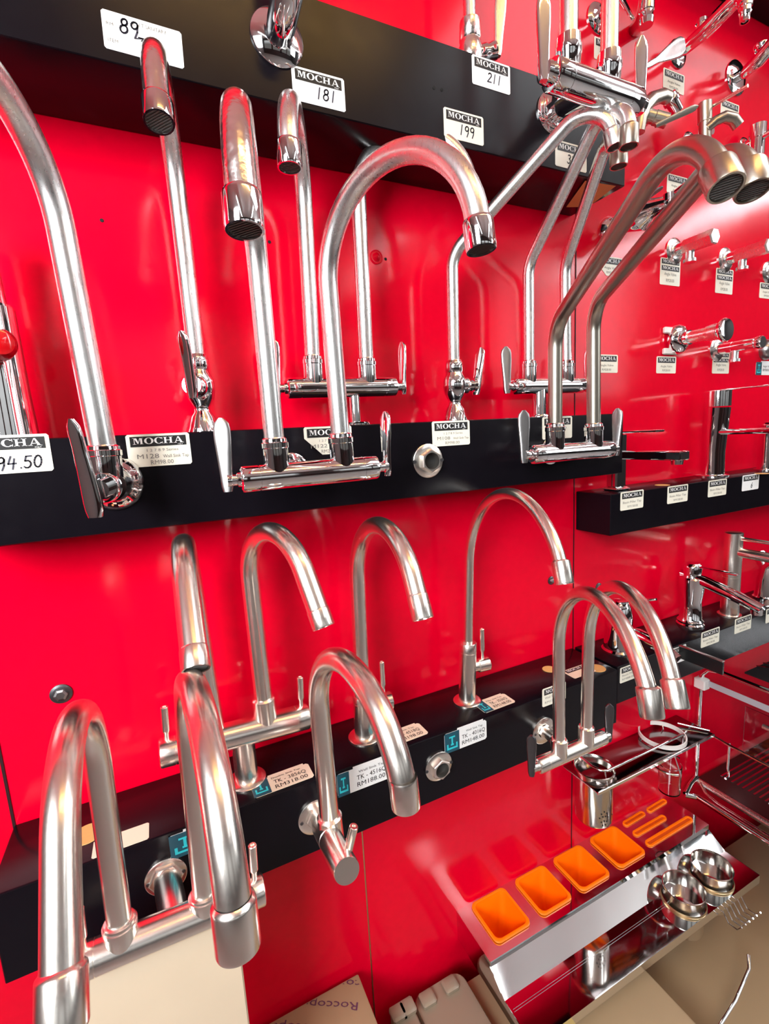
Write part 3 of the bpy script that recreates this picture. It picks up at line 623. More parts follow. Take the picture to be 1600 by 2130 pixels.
# labels on the red wall at right
def wl(px, py, label, **k): p = at(px, py, 0); return price_label((p.x, -.0002, p.z - k.pop('dz', .0375)), U0, W0, N0, label=label, **k)
TX = [('Angle Valve', .2, .36, .12, .6), ('RM28.00', .3, .12, .12, .4)]
wl(1236, 75, 'label on the red wall half hidden by the pipe at the top right', kind='small', lines=TX)
wl(1380, 140, 'label on the red wall below the long bib tap', kind='small', lines=TX)
wl(1500, 205, 'label on the red wall below the flange near the top right corner', kind='small', lines=TX)
wl(1388, 360, 'label on the red wall between the two thick angled spouts', kind='small', lines=TX)
wl(1247, 531, 'six-sided cut label on the red wall left of the angled pipe', kind='small', lines=TX, cut=2)
wl(1374, 535, 'tall label with two printed headings below the first angle valve', h=.056, dz=.056, kind='small', lines=TX, double=True)
wl(1490, 557, 'tall label with two printed headings below the second angle valve', h=.056, dz=.056, kind='small', lines=TX, double=True)
wl(1581, 587, 'label at the right frame edge below the third round flange', kind='small', lines=TX)
wl(1238, 737, 'label on the red wall just right of the satin angled pipe, lower row', kind='small', lines=TX)
wl(1366, 741, 'label on the red wall below the flush valve', kind='small', lines=TX)
wl(1483, 733, 'tall label with two printed headings below the short valve in the lower row', h=.05, dz=.05, kind='small', lines=TX, double=True)
p = at(1573, 753, 0); emblem_label((p.x, -.0002, p.z - .033), U0, W0, N0, 'teal and white label at the right edge of the red wall', [('Angle Valve', .42, .6, .16, .5), ('RM38.00', .42, .3, .2, .45)], .075, .033)

# emblem labels on the lower shelf
tilt = .0
def fl_(px, py, dz): p = at(px, py, -.12); return V((p.x, -.1202, p.z + dz))
emblem_label(fl_(924, 1528, -.036), U0, W0, N0, 'teal and white price label above the lower hex connector, reading RM148.00', [('Wall Sink Tap', .5, .76, .1, .4), ('TK - 4016Q', .40, .46, .2, .56), ('RM148.00', .40, .16, .2, .54)], .086, .036)
emblem_label(fl_(700, 1612, -.038), U0, W0, N0, 'teal and white price label between gooseneck pipes on the lower shelf front, reading RM188.00', [('Wall Sink Tap', .40, .76, .1, .5), ('TK - 4516Q', .36, .46, .2, .56), ('RM188.00', .36, .16, .2, .54)], .088, .038, ew=.22)
emblem_label(fl_(350, 1741, -.034), U0, W0, N0, 'dark teal emblem label on the lower shelf front hidden by the near spout', [('RM', .55, .4, .2, .2)], .06, .034, ew=.62)
def top_label(px, py, ang, label, **k):
    p = atz(px, py, .8563); U = V((math.cos(ang), math.sin(ang), 0)); W_ = V((-math.sin(ang), math.cos(ang), 0))
    return emblem_label(p, U, W_, (0, 0, 1), label, k['lines'], k.get('w', .085), k.get('h', .034), CREAM, k.get('ew', .28))
top_label(530, 1662, .02, 'cream price label lying on the lower shelf beside the double tap foot, reading RM318.00', lines=[('Double Sink Tap', .34, .78, .1, .5), ('TK - 3856Q', .36, .45, .22, .55), ('RM318.00', .36, .12, .22, .55)], w=.088)
top_label(800, 1560, .02, 'cream price label lying on the lower shelf behind the near gooseneck, reading RM198.00', lines=[('Pillar Sink Tap', .34, .78, .1, .5), ('TK - 4518Q', .36, .45, .22, .55), ('RM198.00', .36, .12, .22, .55)], w=.083)
top_label(1010, 1484, .02, 'cream price label lying on the lower shelf at the foot of the thin tap', lines=[('Pillar Sink Tap', .34, .78, .1, .5), ('TK - 3536Q', .36, .45, .22, .55), ('RM148.00', .36, .12, .22, .55)], w=.07)
p = atz(190, 1788, .8563); price_label(p, (1, 0, 0), (0, 1, 0), (0, 0, 1), kind='plain', w_=.064, h=.03, card=CREAM, label='blank cream label lying on the lower shelf at the left end', name='blank_label')
p = atz(1196, 1412, .8563); price_label(p, (1, 0, 0), (0, 1, 0), (0, 0, 1), kind='small', w_=.06, h=.034, card=CREAM, label='cream label lying on the lower shelf behind the slim double tap')
for px, py, l, r in ((182, 1735, 'round hole of bare wood in the lower shelf top at the left end', .019), (1143, 1392, 'round hole of bare wood in the lower shelf top by the slim double tap', .014), (1242, 1390, 'round wooden hole in the lower shelf top behind the slim double tap', .017)):
    p = atz(px, py, .8562); MB().lathe(p, (0, 0, 1), [(0, r), (.0005, r * .98)], 28).build('mounting_hole', WOOD, loc=p, label=l, cat='hole')
for px, py, l in ((1378, 1009, 'bare wooden hole in the top of the right shelf beside the small basin tap'), (1585, 985, 'bare wooden hole in the top of the right shelf near the frame edge')):
    p = atz(px, py, 1.2102); MB().lathe(p, (0, 0, 1), [(0, .015), (.0005, .0145)], 24).build('mounting_hole', WOOD, loc=p, label=l, cat='hole')

# ---- taps standing on the right shelf
ZR = 1.2098
C = V((.873, -.045, ZR)); o = empty('basin_tap', C, 'small square chrome basin tap at the left end of the right shelf', 'tap')
MB().box((C.x - .02, C.y - .02, ZR), (C.x + .02, C.y + .02, ZR + .007), .003).build('base_plate', CHROME, o)
MB().box((C.x - .0155, C.y - .013, ZR + .006), (C.x + .0155, C.y + .013, ZR + .118), .003).build('body', CHROME, o)
MB().box((C.x - .014, C.y - .145, ZR + .066), (C.x + .014, C.y - .01, ZR + .083), .002).build('spout', BLKP if False else CHROME, o)
MB().lathe((C.x, C.y - .13, ZR + .066), (0, 0, -1), [(0, .011), (.008, .010)], 24).build('aerator', CHROME, o)
MB().box((C.x - .013, C.y - .095, ZR + .1185), (C.x + .013, C.y + .013, ZR + .123), .001).build('lever', CHROME, o)
C = V((1.205, -.045, ZR)); o = empty('basin_tap', C, 'tall round chrome column tap with flat spout on the right shelf', 'tap')
MB().lathe(C, (0, 0, 1), [(0, .034), (.004, .034), (.006, .032), (.007, .026)], 44).build('base_ring', CHROME, o)
MB().tube([C + V((0, 0, .005)), C + V((0, .001, .06)), C + V((0, -.001, .12)), C + V((0, -.003, .163))], [.0245, .0245, .0265, .0275], 44).build('body', CHROME, o)
MB().lathe(C + V((0, -.003, .165)), (0, 0, 1), [(0, .0275), (.035, .0275), (.036, .026)], 44).build('cap', CHROME, o)
MB().box((C.x - .014, C.y - .12, ZR + .2), (C.x + .014, C.y + .01, ZR + .203), .001).build('lever', CHROME, o)
MB().box((C.x - .018, C.y - .135, ZR + .1), (C.x + .018, C.y, ZR + .112), .004).build('spout', CHROME, o)
C = V((1.40, -.062, ZR)); o = empty('basin_tap', C, 'chrome tap on the right shelf cut by the right frame edge', 'tap')
MB().lathe(C, (0, 0, 1), [(0, .028), (.004, .028), (.005, .021), (.1, .021), (.101, .0235), (.115, .0235), (.118, .012)], 40).build('body', CHROME, o)
MB().box((C.x - .01, C.y - .1, ZR + .118), (C.x + .01, C.y + .01, ZR + .124), .002).build('lever', CHROME, o)
# ---- taps standing on the lower right shelf
ZL = .856
C = V((.872, -.06, ZL)); o = empty('basin_mixer', C, 'round-bodied chrome mixer behind the arches of the slim double tap', 'tap')
MB().lathe(C, (0, 0, 1), [(0, .034), (.004, .034), (.008, .030), (.05, .027), (.075, .028), (.10, .024), (.112, .018), (.118, .008)], 44).build('body', CHROME, o)
MB().tube([C + V((0, -.01, .04)), C + V((.0, -.05, .052)), C + V((.002, -.10, .045)), C + V((.002, -.13, .03))], [.016, .0145, .013, .012], 28).build('spout', CHROME, o)
paddle(o, C + V((0, 0, .112)), (0, -1, .35), (1, 0, 0), .09, .026, .018, .007, CHROME, low=.02)
C = V((1.13, -.055, ZL)); o = empty('basin_mixer', C, 'curved chrome basin mixer on the lower right shelf with sloping top', 'tap')
MB().lathe(C, (0, 0, 1), [(0, .03), (.004, .03), (.007, .027), (.012, .0285), (.018, .024), (.06, .022), (.09, .026), (.118, .029), (.122, .026)], 44).build('body', CHROME, o)
MB().tube([C + V((0, .025, .122)), C + V((0, -.03, .115)), C + V((0, -.1, .098)), C + V((0, -.15, .083))], [.012, .0135, .013, .012], 24).build('spout', CHROME, o)
MB().lathe(C + V((0, -.14, .083)), (0, 0, -1), [(0, .0115), (.012, .011)], 24).build('aerator', CHROME, o)
MB().lathe(C + V((0, 0, .12)), (0, 0, 1), [(0, .018), (.026, .02), (.03, .018), (.034, .014)], 36).build('cap', CHROME, o)
MB().box((C.x - .005, C.y - .1, ZL + .146), (C.x + .005, C.y, ZL + .150), .001).build('lever', CHROME, o)
C = V((1.262, -.07, ZL)); o = empty('basin_mixer', C, 'straight column tap with bar spout and pin lever on the lower right shelf', 'tap')
MB().lathe(C, (0, 0, 1), [(0, .026), (.004, .026), (.005, .0205), (.1, .0195), (.1005, .0185), (.1015, .0185), (.102, .0195), (.212, .0195), (.213, .018)], 40).build('body', STEEL, o)
MB().tube([C + V((0, 0, .165)), C + V((0, -.16, .165))], .0115, 28).build('spout', STEEL, o)
MB().tube([C + V((0, -.01, .200)), C + V((0, -.1, .200))], .0045, 18).build('lever', STEEL, o)
C = V((1.40, -.075, ZL)); o = empty('basin_mixer', C, 'curved neck chrome mixer at the right frame edge, lower shelf', 'tap')
MB().lathe(C, (0, 0, 1), [(0, .028), (.004, .028), (.006, .024), (.02, .022), (.024, .024), (.028, .019)], 40).build('base_ring', CHROME, o)
MB().tube([C + V((0, 0, .02)), C + V((0, .0, .07)), C + V((0, -.006, .105)), C + V((0, -.028, .128)), C + V((0, -.06, .132)), C + V((0, -.1, .12))], [.021, .018, .017, .016, .015, .0145], 32).build('body', CHROME, o)
MB().lathe(C + V((0, -.0, .105)), (0, .5, 1), [(0, .015), (.03, .017), (.04, .012)], 28).build('cap', CHROME, o)

# ---- bib taps and valves on the red wall
def wall_flange(o, P, r, material=CHROME, t=.006): return MB().lathe(P, (0, -1, 0), [(0, r), (t * .4, r), (t, r * .82), (t * 1.3, r * .5)], 36).build('flange', material, o)
def angle_valve(px, py, L, label, hexb=True, knob=None, tone=CHROME):
    P = at(px, py, 0); o = empty('angle_valve', P, label, 'valve'); d = V((0, -1, 0))
    wall_flange(o, P, .028, WORN); MB().lathe(P, d, [(.004, .013), (L * .4, .0125)], 24).build('inlet', CHROME, o)
    if hexb: MB().lathe(P + d * L * .28, d, [(0, .013), (.002, .0155), (L * .6, .0155), (L * .62, .014)], hexa=True).build('body', SATIN, o, sharp=20)
    else: MB().lathe(P + d * L * .3, d, [(0, .012), (L * .4, .0125), (L * .6, .0115)], 28).build('body', CHROME, o)
    MB().lathe(P + d * L * .45, (0, 0, -1), [(.008, .0085), (.028, .0085), (.0285, .0125), (.035, .0125)], 20).build('outlet', SATIN, o)
    if knob: MB().lathe(P + d * L * .9, d, [(0, knob * .7), (.004, knob), (.014, knob), (.016, knob * .9)], 32).build('knob', CHROME, o)
    else: MB().lathe(P + d * L * .88, d, [(0, .016), (.014, .0165), (.017, .0145)], hexa=True).build('knob', SATIN, o, sharp=20)
    return o
angle_valve(1402, 523, .082, 'angle valve with hexagonal body, first of the upper row beside the pipes')
angle_valve(1508, 541, .088, 'angle valve with hexagonal body above the second double-heading label')
angle_valve(1490, 728, .095, 'short cylindrical valve with round knob in the lower valve row', False, .014)
P = at(1596, 567, 0); o = empty('angle_valve', P, 'brass-toned round flange and nut at the right edge', 'valve'); wall_flange(o, P, .026, WORN); MB().lathe(P, (0, -1, 0), [(0, .012), (.03, .012)], hexa=True).build('inlet', CHROME, o, sharp=20)
P = at(1590, 728, 0); o = empty('angle_valve', P, 'dull round dome valve at the right edge, lower row', 'valve'); MB().lathe(P, (0, -1, 0), [(0, .026), (.008, .026), (.02, .020), (.026, .010)], 36).build('flange', GREY, o); MB().lathe(P, (0, -1, 0), [(.02, .01), (.04, .01)], 20).build('inlet', GREY, o)
P = at(1404, 708, 0); o = empty('flush_valve', P, 'flush valve with large dome flange and wall bracket', 'valve')
br = MB(); br.box((P.x - .028, -.006, P.z - .004), (P.x + .004, 0, P.z + .004), .001)
for dz in (-.026, .02): br.box((P.x - .045, -.008, P.z + dz - .007), (P.x + .005, 0, P.z + dz + .007), .002)
br.box((P.x - .02, -.012, P.z - .03), (P.x - .008, 0, P.z + .026), .002)
br.build('wall_bracket', WPLAS, o)
MB().lathe(P, (0, -1, 0), [(.004, .032), (.010, .0325), (.018, .028), (.022, .018), (.023, .0145), (.034, .0145), (.035, .016)], 44).build('flange', CHROME, o)
MB().lathe(P, (0, -1, 0), [(.035, .013), (.072, .0135), (.073, .0155), (.088, .0175), (.1, .0165)], 36).build('body', SATIN, o)
MB().lathe(P, (0, -1, 0), [(.098, .0175), (.106, .024), (.110, .0245), (.114, .022), (.115, .016)], 40).build('knob', CHROME, o)
def bib(px, py, label, L=.12, rise=.0, r=.0145, fr=.027):
    P = at(px, py, 0); o = empty('bib_tap', P, label, 'tap'); d = V((0, -1, 0))
    wall_flange(o, P, fr); E_ = P + d * L + V((0, 0, rise))
    MB().tube([P, P + d * .02, P + d * L * .5 + V((0, 0, rise * .2)), P + d * L * .85 + V((0, 0, rise * .8)), E_, E_ + V((0, -.012, -.006)), E_ + V((0, -.016, -.02))], [.010, .012, r, r, r, r * .95, r * .9], 28).build('body', CHROME, o)
    q = E_ + V((0, -.016, -.018))
    MB().lathe(q, (0, 0, -1), [(0, .0115), (.008, .0115), (.009, .0095), (.016, .0095), (.017, .0105), (.022, .0085), (.032, .008), (.032, .006), (.025, .0055)], 24).build('hose_nozzle', CHROME, o)
    v = P + d * .05
    MB().lathe(v, (0, 0, 1), [(.006, .009), (.02, .009), (.022, .011), (.028, .010)], 24).build('valve_neck', CHROME, o)
    return o, P, v
o, P, v = bib(1408, 113, 'long bib tap with paddle lever and hose nozzle near the top right corner', .115, .018)
hub, tip = at(1416, 96, -.062), at(1341, 140, -.075); up_ = tip - hub
MB().lathe(hub + V((.006, .012, 0)), (hub - CAM) * -1, [(0, .009), (.012, .009)], 20).build('lever_hub', CHROME, o)
paddle(o, hub, up_, up_.cross(hub - CAM), up_.length, .031, .010, .006, SATIN, low=.012)
o, P, v = bib(1530, 163, 'bib tap on a domed flange cut by the right frame edge', .09, .03, fr=.036)
MB().lathe(v, (0, 0, 1), [(.02, .008), (.03, .014), (.034, .014)], 24).build('knob', CHROME, o)
# upper bib taps cut by the frame top
o, P, v = bib(1243, 40, 'bib tap cut by the top edge beside the large double tap pipes', .07, .03)
paddle(o, v + V((.0, 0, .0)), (0, -.5, -1), (1, 0, 0), .06, .02, .014, .006, CHROME)
P = at(1345, 25, -.07); o = empty('bib_tap', P, 'bib tap with drooping nozzle cut by the top frame edge', 'tap')
MB().lathe(P + V((0, 0, .012)), (0, 0, -1), [(0, .013), (.012, .013), (.013, .011), (.022, .011), (.024, .0125), (.034, .0115), (.034, .008)], 28).build('hose_nozzle', CHROME, o)
MB().tube([P + V((0, 0, .01)), P + V((0, .0, .025)), P + V((.03, .03, .022)), P + V((.05, .06, .03)), P + V((.07, .07, .04))], .0125, 24).build('body', WORN, o)
# J-spout tap with paddle, and column tap with pin lever (middle right)
P = at(1316, 268, 0); o = empty('bib_tap', P, 'wall tap with swan spout and flat paddle lever behind the angled spouts', 'tap')
wall_flange(o, P, .022); MB().tube([P + V((0, -.004, 0)), P + V((0, -.03, 0)), at(1330, 262, -.055)], .010, 24).build('inlet', CHROME, o)
MB().tube([at(*p, -.06) for p in ((1329, 276), (1331, 250), (1339, 226), (1356, 207), (1378, 199), (1396, 206))], [.0105, .012, .0125, .0125, .012, .0115], 28).build('spout', NICKEL, o)
q0, q1 = at(1391, 199, -.06), at(1410, 232, -.062); dn = q1 - q0
MB().lathe(q0, dn, [(0, .0125), (.007, .0135), (.008, .0145), (.014, .0145), (.015, .0115), (dn.length, .0105), (dn.length, .007)], 24).build('hose_nozzle', CHROME, o)
b0, b1 = at(1346, 240, -.055), at(1388, 252, -.075); MB().lathe(b0, b1 - b0, [(0, .0115), (.014, .0115), (.015, .0125), ((b1 - b0).length, .0125)], 28).build('body', NICKEL, o)
hub, tip = at(1372, 258, -.08), at(1452, 221, -.11); up_ = tip - hub
paddle(o, hub, up_, up_.cross(hub - CAM), up_.length, .009, .0115, .005, NICKEL, low=.008)
P = at(1432, 298, 0); o = empty('bib_tap', P, 'vertical column wall tap with pin lever above the thick spouts', 'tap')
wall_flange(o, P, .022); MB().lathe(P, (0, -1, 0), [(.003, .009), (.05, .009)], 24).build('inlet', CHROME, o)
b0, b1 = at(1467, 296, -.055), at(1466, 213, -.055); L_ = (b1 - b0).length
MB().lathe(b0, b1 - b0, [(-.01, .0115), (L_ * .5, .0115), (L_ * .51, .0130), (L_ - .001, .0130), (L_, .0115)], 32).build('body', NICKEL, o)
MB().tube([at(1470, 268, -.06), at(1488, 252, -.07), at(1508, 243, -.08), at(1526, 248, -.088), at(1536, 262, -.092)], [.0085, .0095, .0105, .011, .011], 24).build('spout', NICKEL, o)
MB().tube([at(1477, 224, -.06), at(1556, 178, -.13)], .0033, 14).build('lever', STEEL, o)
P = at(1372, 350, 0); o = empty('bib_tap', P, 'dark-levered tap hidden behind the thick angled spouts below the top shelf end', 'tap')
wall_flange(o, P, .02); MB().lathe(P, (0, -1, 0), [(.003, .010), (.045, .010), (.047, .012), (.06, .012)], 24).build('body', CHROME, o)
paddle(o, P + V((-.01, -.03, -.01)), (-1, .1, -.35), (0, -1, 0), .07, .010, .012, .006, DGREY)
# bib tap behind the angled pipes, tap at right edge
P = at(1268, 484, 0); o = empty('bib_tap', P, 'chrome ball tap partly hidden behind the two long angled pipes', 'tap')
MB().lathe(P, (0, -1, 0), [(0, .03), (.003, .03), (.012, .024), (.02, .013), (.04, .012)], 40).build('flange', CHROME, o)
MB().tube([P + V((0, -.03, 0)), P + V((0, -.055, .003)), P + V((0, -.075, .004)), P + V((0, -.098, .006)), P + V((0, -.125, .004))], [.012, .022, .029, .017, .011], 32).build('body', CHROME, o)
q = P + V((0, -.128, .006))
MB().lathe(q + V((0, 0, .012)), (.1, 0, -1), [(0, .011), (.012, .012), (.013, .010), (.022, .010), (.024, .011), (.034, .009), (.034, .006)], 24).build('hose_nozzle', CHROME, o)
MB().tube([q + V((0, -.004, .008)), q + V((0, -.045, .018))], [.004, .005], 16).build('lever', CHROME, o)
paddle(o, P + V((0, -.062, .026)), (.1, -1, .25), (1, .1, 0), .05, .012, .014, .004, DGREY)
P = at(1546, 306, -.0); o = empty('bib_tap', P, 'chrome round-bodied tap at the right frame edge above the tube reflection', 'tap'); q = P + V((0, -.03, 0)); wall_flange(o, P, .02)
MB().lathe(P, (0, -1, 0), [(0, .01), (.03, .01)], 20).build('inlet', CHROME, o)
MB().lathe(q + V((0, 0, -.035)), (0, 0, 1), [(0, .015), (.036, .015), (.037, .0165), (.065, .0165), (.067, .014)], 32).build('body', CHROME, o)
MB().tube([q + V((0, 0, .0)), q + V((0, -.06, .004))], .007, 18).build('spout', CHROME, o)

# ------------------------------------------------------------------ lower right accessories
# small rail shelf with steel tumbler and holder ring
ZS = .572
o = empty('bathroom_shelf', (.98, 0, ZS), 'dark mirror-finish wall shelf with wire rail below the lower shelf', 'shelf')
MB().box((.772, -.098, ZS - .004), (1.178, 0, ZS), .001).build('shelf_plate', mat('smoked_steel', (.30, .26, .26), .12, 1.), o)
MB().box((.772, -.0995, ZS - .007), (1.178, -.0965, ZS + .001), .0008).build('front_lip', MIRROR, o)
MB().tube([(.80, -.004, ZS + .03), (.795, -.06, ZS + .03), (.800, -.08, ZS + .03), (.812, -.088, ZS + .03), (.99, -.088, ZS + .03), (1.065, -.088, ZS + .03), (1.078, -.084, ZS + .024), (1.08, -.082, ZS + .012), (1.08, -.082, ZS)], .0028, 14).build('rail', CHROME, o)
MB().tube([(.806, -.086, ZS + .03), (.806, -.093, ZS - .004)], .0022, 12).build('rail_post', CHROME, o)
MB().tube([(1.14, -.03, ZS + .004), (1.176, -.088, ZS + .004)], .0024, 12).build('rail_end', CHROME, o)
T = V((.813, -.052, 0)); o = empty('tumbler', (T.x, T.y, .468), 'brushed steel perforated tumbler hanging in the rail shelf', 'cup')
MB().lathe((T.x, T.y, .462), (0, 0, 1), [(0, .034), (.003, .039), (.008, .040), (.122, .040), (.124, .0445), (.127, .0445), (.128, .0425), (.122, .038), (.008, .038), (.006, .02)], 48).build('cup', CUPST, o)
h = MB()
for i, (a, z) in enumerate([(0, .045), (.16, .04), (-.16, .04), (.08, .033), (-.08, .033), (.26, .03), (-.26, .03), (0, .022), (.16, .02), (-.16, .02), (.08, .012), (-.08, .012), (.7, .026)]):
    an = -1.85 + a; d = V((math.cos(an), math.sin(an), 0)); h.lathe(V((T.x, T.y, .462 + z)) + d * .0399, d, [(0, .0018), (.0006, .0016)], 10)
h.build('perforations', HOLE, o)
RC = V((1.055, -.046, 0)); o = empty('ring_holder', (RC.x, RC.y, ZS), 'white plastic ring holder hanging over the rail shelf end with wire loop below', 'holder')
rs = []
for i in range(48):
    a = 2 * math.pi * i / 48; c, s_ = math.cos(a), math.sin(a)
    rs.append([(RC.x + c * rr, RC.y + s_ * rr, z) for rr, z in ((.050, ZS + .004), (.053, ZS + .004), (.053, ZS + .014), (.050, ZS + .014))])
MB().rings(rs, closed=True).build('ring', WPLAS, o)
MB().tube([(RC.x + .04 * math.cos(a), RC.y - .02 + .04 * math.sin(a), .515) for a in [2 * math.pi * i / 40 for i in range(28)]], .0028, 12).build('wire_loop', CHROME, o)
for a in (0.6, 2.4, 4.4): MB().tube([(RC.x + .049 * math.cos(a), RC.y + .049 * math.sin(a), ZS + .006), (RC.x + .03 * math.cos(a), RC.y - .01 + .03 * math.sin(a), ZS - .02), (RC.x + .038 * math.cos(a), RC.y - .02 + .038 * math.sin(a), .515)], .0018, 10).build('wire_hanger', CHROME, o)
MB().lathe((RC.x + .005, RC.y - .02, .440), (0, 0, 1), [(0, .024), (.072, .026), (.073, .0245), (.003, .0225)], 36).build('clear_cup', ACRYL, o)

# stainless kitchen rack with orange cups
X0, X1 = .470, 1.147; ZA, ZB = .342, .302; YA, YB = -.113, -.229
o = empty('cutlery_rack', (.81, 0, ZA), 'two-step stainless rack with mirror tray holding orange cups at bottom right', 'rack')
rk = MB()
CUPS = [(.499, .589), (.617, .705), (.731, .822), (.850, .941)]
# upper deck as a grid with cut-outs for the cups
xs = [X0] + [v for a, b in CUPS for v in (a + .004, b - .004)] + [X1]; ys = [YA, -.0935, -.0085, 0]
for i in range(len(xs) - 1):
    for j in range(3):
        if j == 1 and i % 2 == 1: continue
        rk.quad([(xs[i], ys[j]), (xs[i + 1], ys[j]), (xs[i + 1], ys[j + 1]), (xs[i], ys[j + 1])], (0, 0, ZA), (1, 0, 0), (0, 1, 0))
rk.build('upper_deck', MIRROR, o)
r2 = MB()
r2.prism([(YA, ZA + .0004), (YA - .0015, ZA + .0004), (YA - .0015, ZA - .012), (YA - .042, ZB), (YA - .04, ZB), (YA, ZA - .012)], (X0, 0, 0), (0, 1, 0), (0, 0, 1), (1, 0, 0), X1 - X0); r2.box((X0, -.003, ZA - .045), (X1, -.0015, ZA - .0008))
r2.build('riser', MIRROR, o)
r3 = MB(); r3.box((X0, YB, ZB - .0015), (X1, YA - .04, ZB)); r3.box((X0, YB - .0015, ZB - .020), (X1, YB, ZB + .0006), 0)
for gy in (-.172, -.176): r3.box((X0 + .004, gy - .0006, ZB), (X1 - .2, gy + .0006, ZB + .0008))
r3.build('lower_tray', MIRROR, o)
for xx in (X0 - .0012, X1): MB().prism([(YB, ZB - .03), (0, ZB - .03), (0, ZA), (YA, ZA), (YA, ZA - .012), (YA - .04, ZB), (YB, ZB)], (xx, 0, 0), (0, 1, 0), (0, 0, 1), (1, 0, 0), .0012).build('side_plate', MIRROR, o)
for i in range(6):
    x = 1.02 + i * .014; MB().tube([(x, YB + .01, ZB - .002), (x, YB + .008, ZB - .03), (x, YB - .008, ZB - .052), (x, YB - .026, ZB - .05), (x, YB - .034, ZB - .036)], .0016, 10).build('hook', CHROME, o)
def rrect(cx, cy, hx, hy, r, n=5):
    out = []
    for sx_, sy_, a0 in ((1, 1, 0), (-1, 1, 90), (-1, -1, 180), (1, -1, 270)):
        for i in range(n + 1):
            a = R(a0 + 90 * i / n); out.append((cx + sx_ * (hx - r) + r * math.cos(a), cy + sy_ * (hy - r) + r * math.sin(a)))
    return out
names = ['leftmost', 'second', 'third', 'fourth, rightmost']
for (a, b), nm in zip(CUPS, names):
    cx, hx = (a + b) / 2, (b - a) / 2; cy, hy = -.051, .0465; L = (cx, cy, ZA)
    mb = MB(); S = []
    for dz, ins in ((.0015, 0.), (.005, .0005), (.006, .003), (.005, .0055), (-.01, .0075), (-.088, .019), (-.089, .026)):
        S.append([(x, y, ZA + dz) for x, y in rrect(cx, cy, hx - ins, hy - ins, .012)])
    mb.rings(S, cap=False); n = len(S[0]); mb.face(tuple(range(len(mb.v) - n, len(mb.v))))
    S2 = [[(x, y, ZA + dz) for x, y in rrect(cx, cy, hx - ins, hy - ins, .012)] for dz, ins in ((.0015, 0.), (.001, .006), (-.091, .0175))]
    mb.rings(S2, cap=False); mb.face(tuple(range(len(mb.v) - n, len(mb.v))))
    mb.build('orange_cup', ORANGE, loc=L, label='orange plastic box in the steel rack, %s of the four' % nm, cat='box', group='orange boxes in the rack')
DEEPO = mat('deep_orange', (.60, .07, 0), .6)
def slot(pts, r, label):
    P0, P1 = [V((x, y, ZA)) for x, y in pts]; d = (P1 - P0).normalized(); n_ = V((-d.y, d.x, 0)); c = (P0 + P1) / 2; L = (P1 - P0).length / 2
    S = []
    for dz, ins in ((.0005, 0), (.0035, .0008), (.0035, r * .5), (.0012, r * .58)):
        S.append([c + d * x + n_ * y + V((0, 0, dz)) for x, y in rrect(0, 0, L - ins, r - ins, (r - ins) * .98)])
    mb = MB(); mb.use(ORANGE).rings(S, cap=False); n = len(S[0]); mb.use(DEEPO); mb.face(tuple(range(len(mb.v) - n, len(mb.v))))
    mb.build('knife_slot', loc=c, label=label, cat='slot insert')
slot([(.965, -.015), (1.044, -.013)], .008, 'short wavy-edged orange slot insert in the rack, nearest the wall, left')
slot([(1.056, -.014), (1.131, -.012)], .0075, 'short orange slot insert in the rack nearest the wall corner')
slot([(.960, -.047), (1.078, -.047)], .0085, 'medium orange slot insert in the middle of the rack end')
slot([(.961, -.081), (1.130, -.081)], .0095, 'longest orange slot insert at the front of the rack deck')
for c, l in (((.940, -.186), 'steel cylinder cup in the lower tray, the left and nearer one'), ((1.048, -.181), 'steel cylinder cup in the lower tray, the right and farther one')):
    L = (c[0], c[1], ZB); o = empty('utensil_cup', L, l, 'cup')
    MB().lathe((c[0], c[1], ZB - .06), (0, 0, 1), [(0, .036), (.002, .040), (.090, .041), (.092, .0425), (.094, .0425), (.0945, .041), (.088, .0395), (.004, .0385), (.0035, .01)], 52).build('cup', CUPST, o)
    MB().lathe((c[0], c[1], ZB), (0, 0, 1), [(.0, .0435), (.003, .0445), (.006, .043)], 52, cap=False).build('collar_ring', GOLD, o)
MB().tube([(1.02, YB - .05, .215), (1.005, YB - .06, .2), (.93, YB - .075, .185), (.80, YB - .09, .17)], .0035, 12).build('wire_handle', CHROME, loc=(.93, YB - .07, .19), label='bent chrome wire handle below the front of the stainless rack', cat='handle')

# dish rack standing out of the wall at the right edge
XD = 1.258
o = empty('dish_rack', (XD, 0, .36), 'chrome two-tier dish rack at the right edge, standing out from the wall', 'rack')
MB().tube([(XD, -.012, .36), (XD, -.012, .64), (XD, -.012, .66)], .0055, 18).build('post', CHROME, o)
MB().tube([(XD, -.012, .655), (XD, -.016, .675), (XD, -.03, .692), (XD, -.055, .698), (XD, -.25, .698), (XD, -.42, .698)], .006, 20).build('top_rail', CHROME, o)
MB().box((XD - .013, -.03, .632), (XD + .012, 0, .662), .003).build('joint_block', WPLAS, o)
MB().box((XD + .004, -.42, .642), (XD + .006, -.03, .658), 0).build('grey_band', mat('grey_band', (.42, .41, .45), .35), o)
MB().box((XD + .004, -.42, .50), (XD + .006, -.12, .632), 0).build('side_panel', ACRYL, o)
MB().tube([(XD + .006, -.16, .60), (XD + .006, -.42, .60)], .006, 18).build('side_bar', SATIN, o)
MB().tube([(XD - .02, .0 - .004, .53), (XD - .01, -.10, .515), (XD - .01, -.42, .515)], .0035, 14).build('middle_wire', CHROME, o)
for y in (-.09, -.19, -.29):
    q = MB(); q.tube([(XD + .002, y, .515), (XD + .002, y, .44), (XD + .002, y - .003, .432), (XD - .008, y - .008, .425), (XD - .02, y - .008, .425)], .003, 12); q.build('hook', CHROME, o)
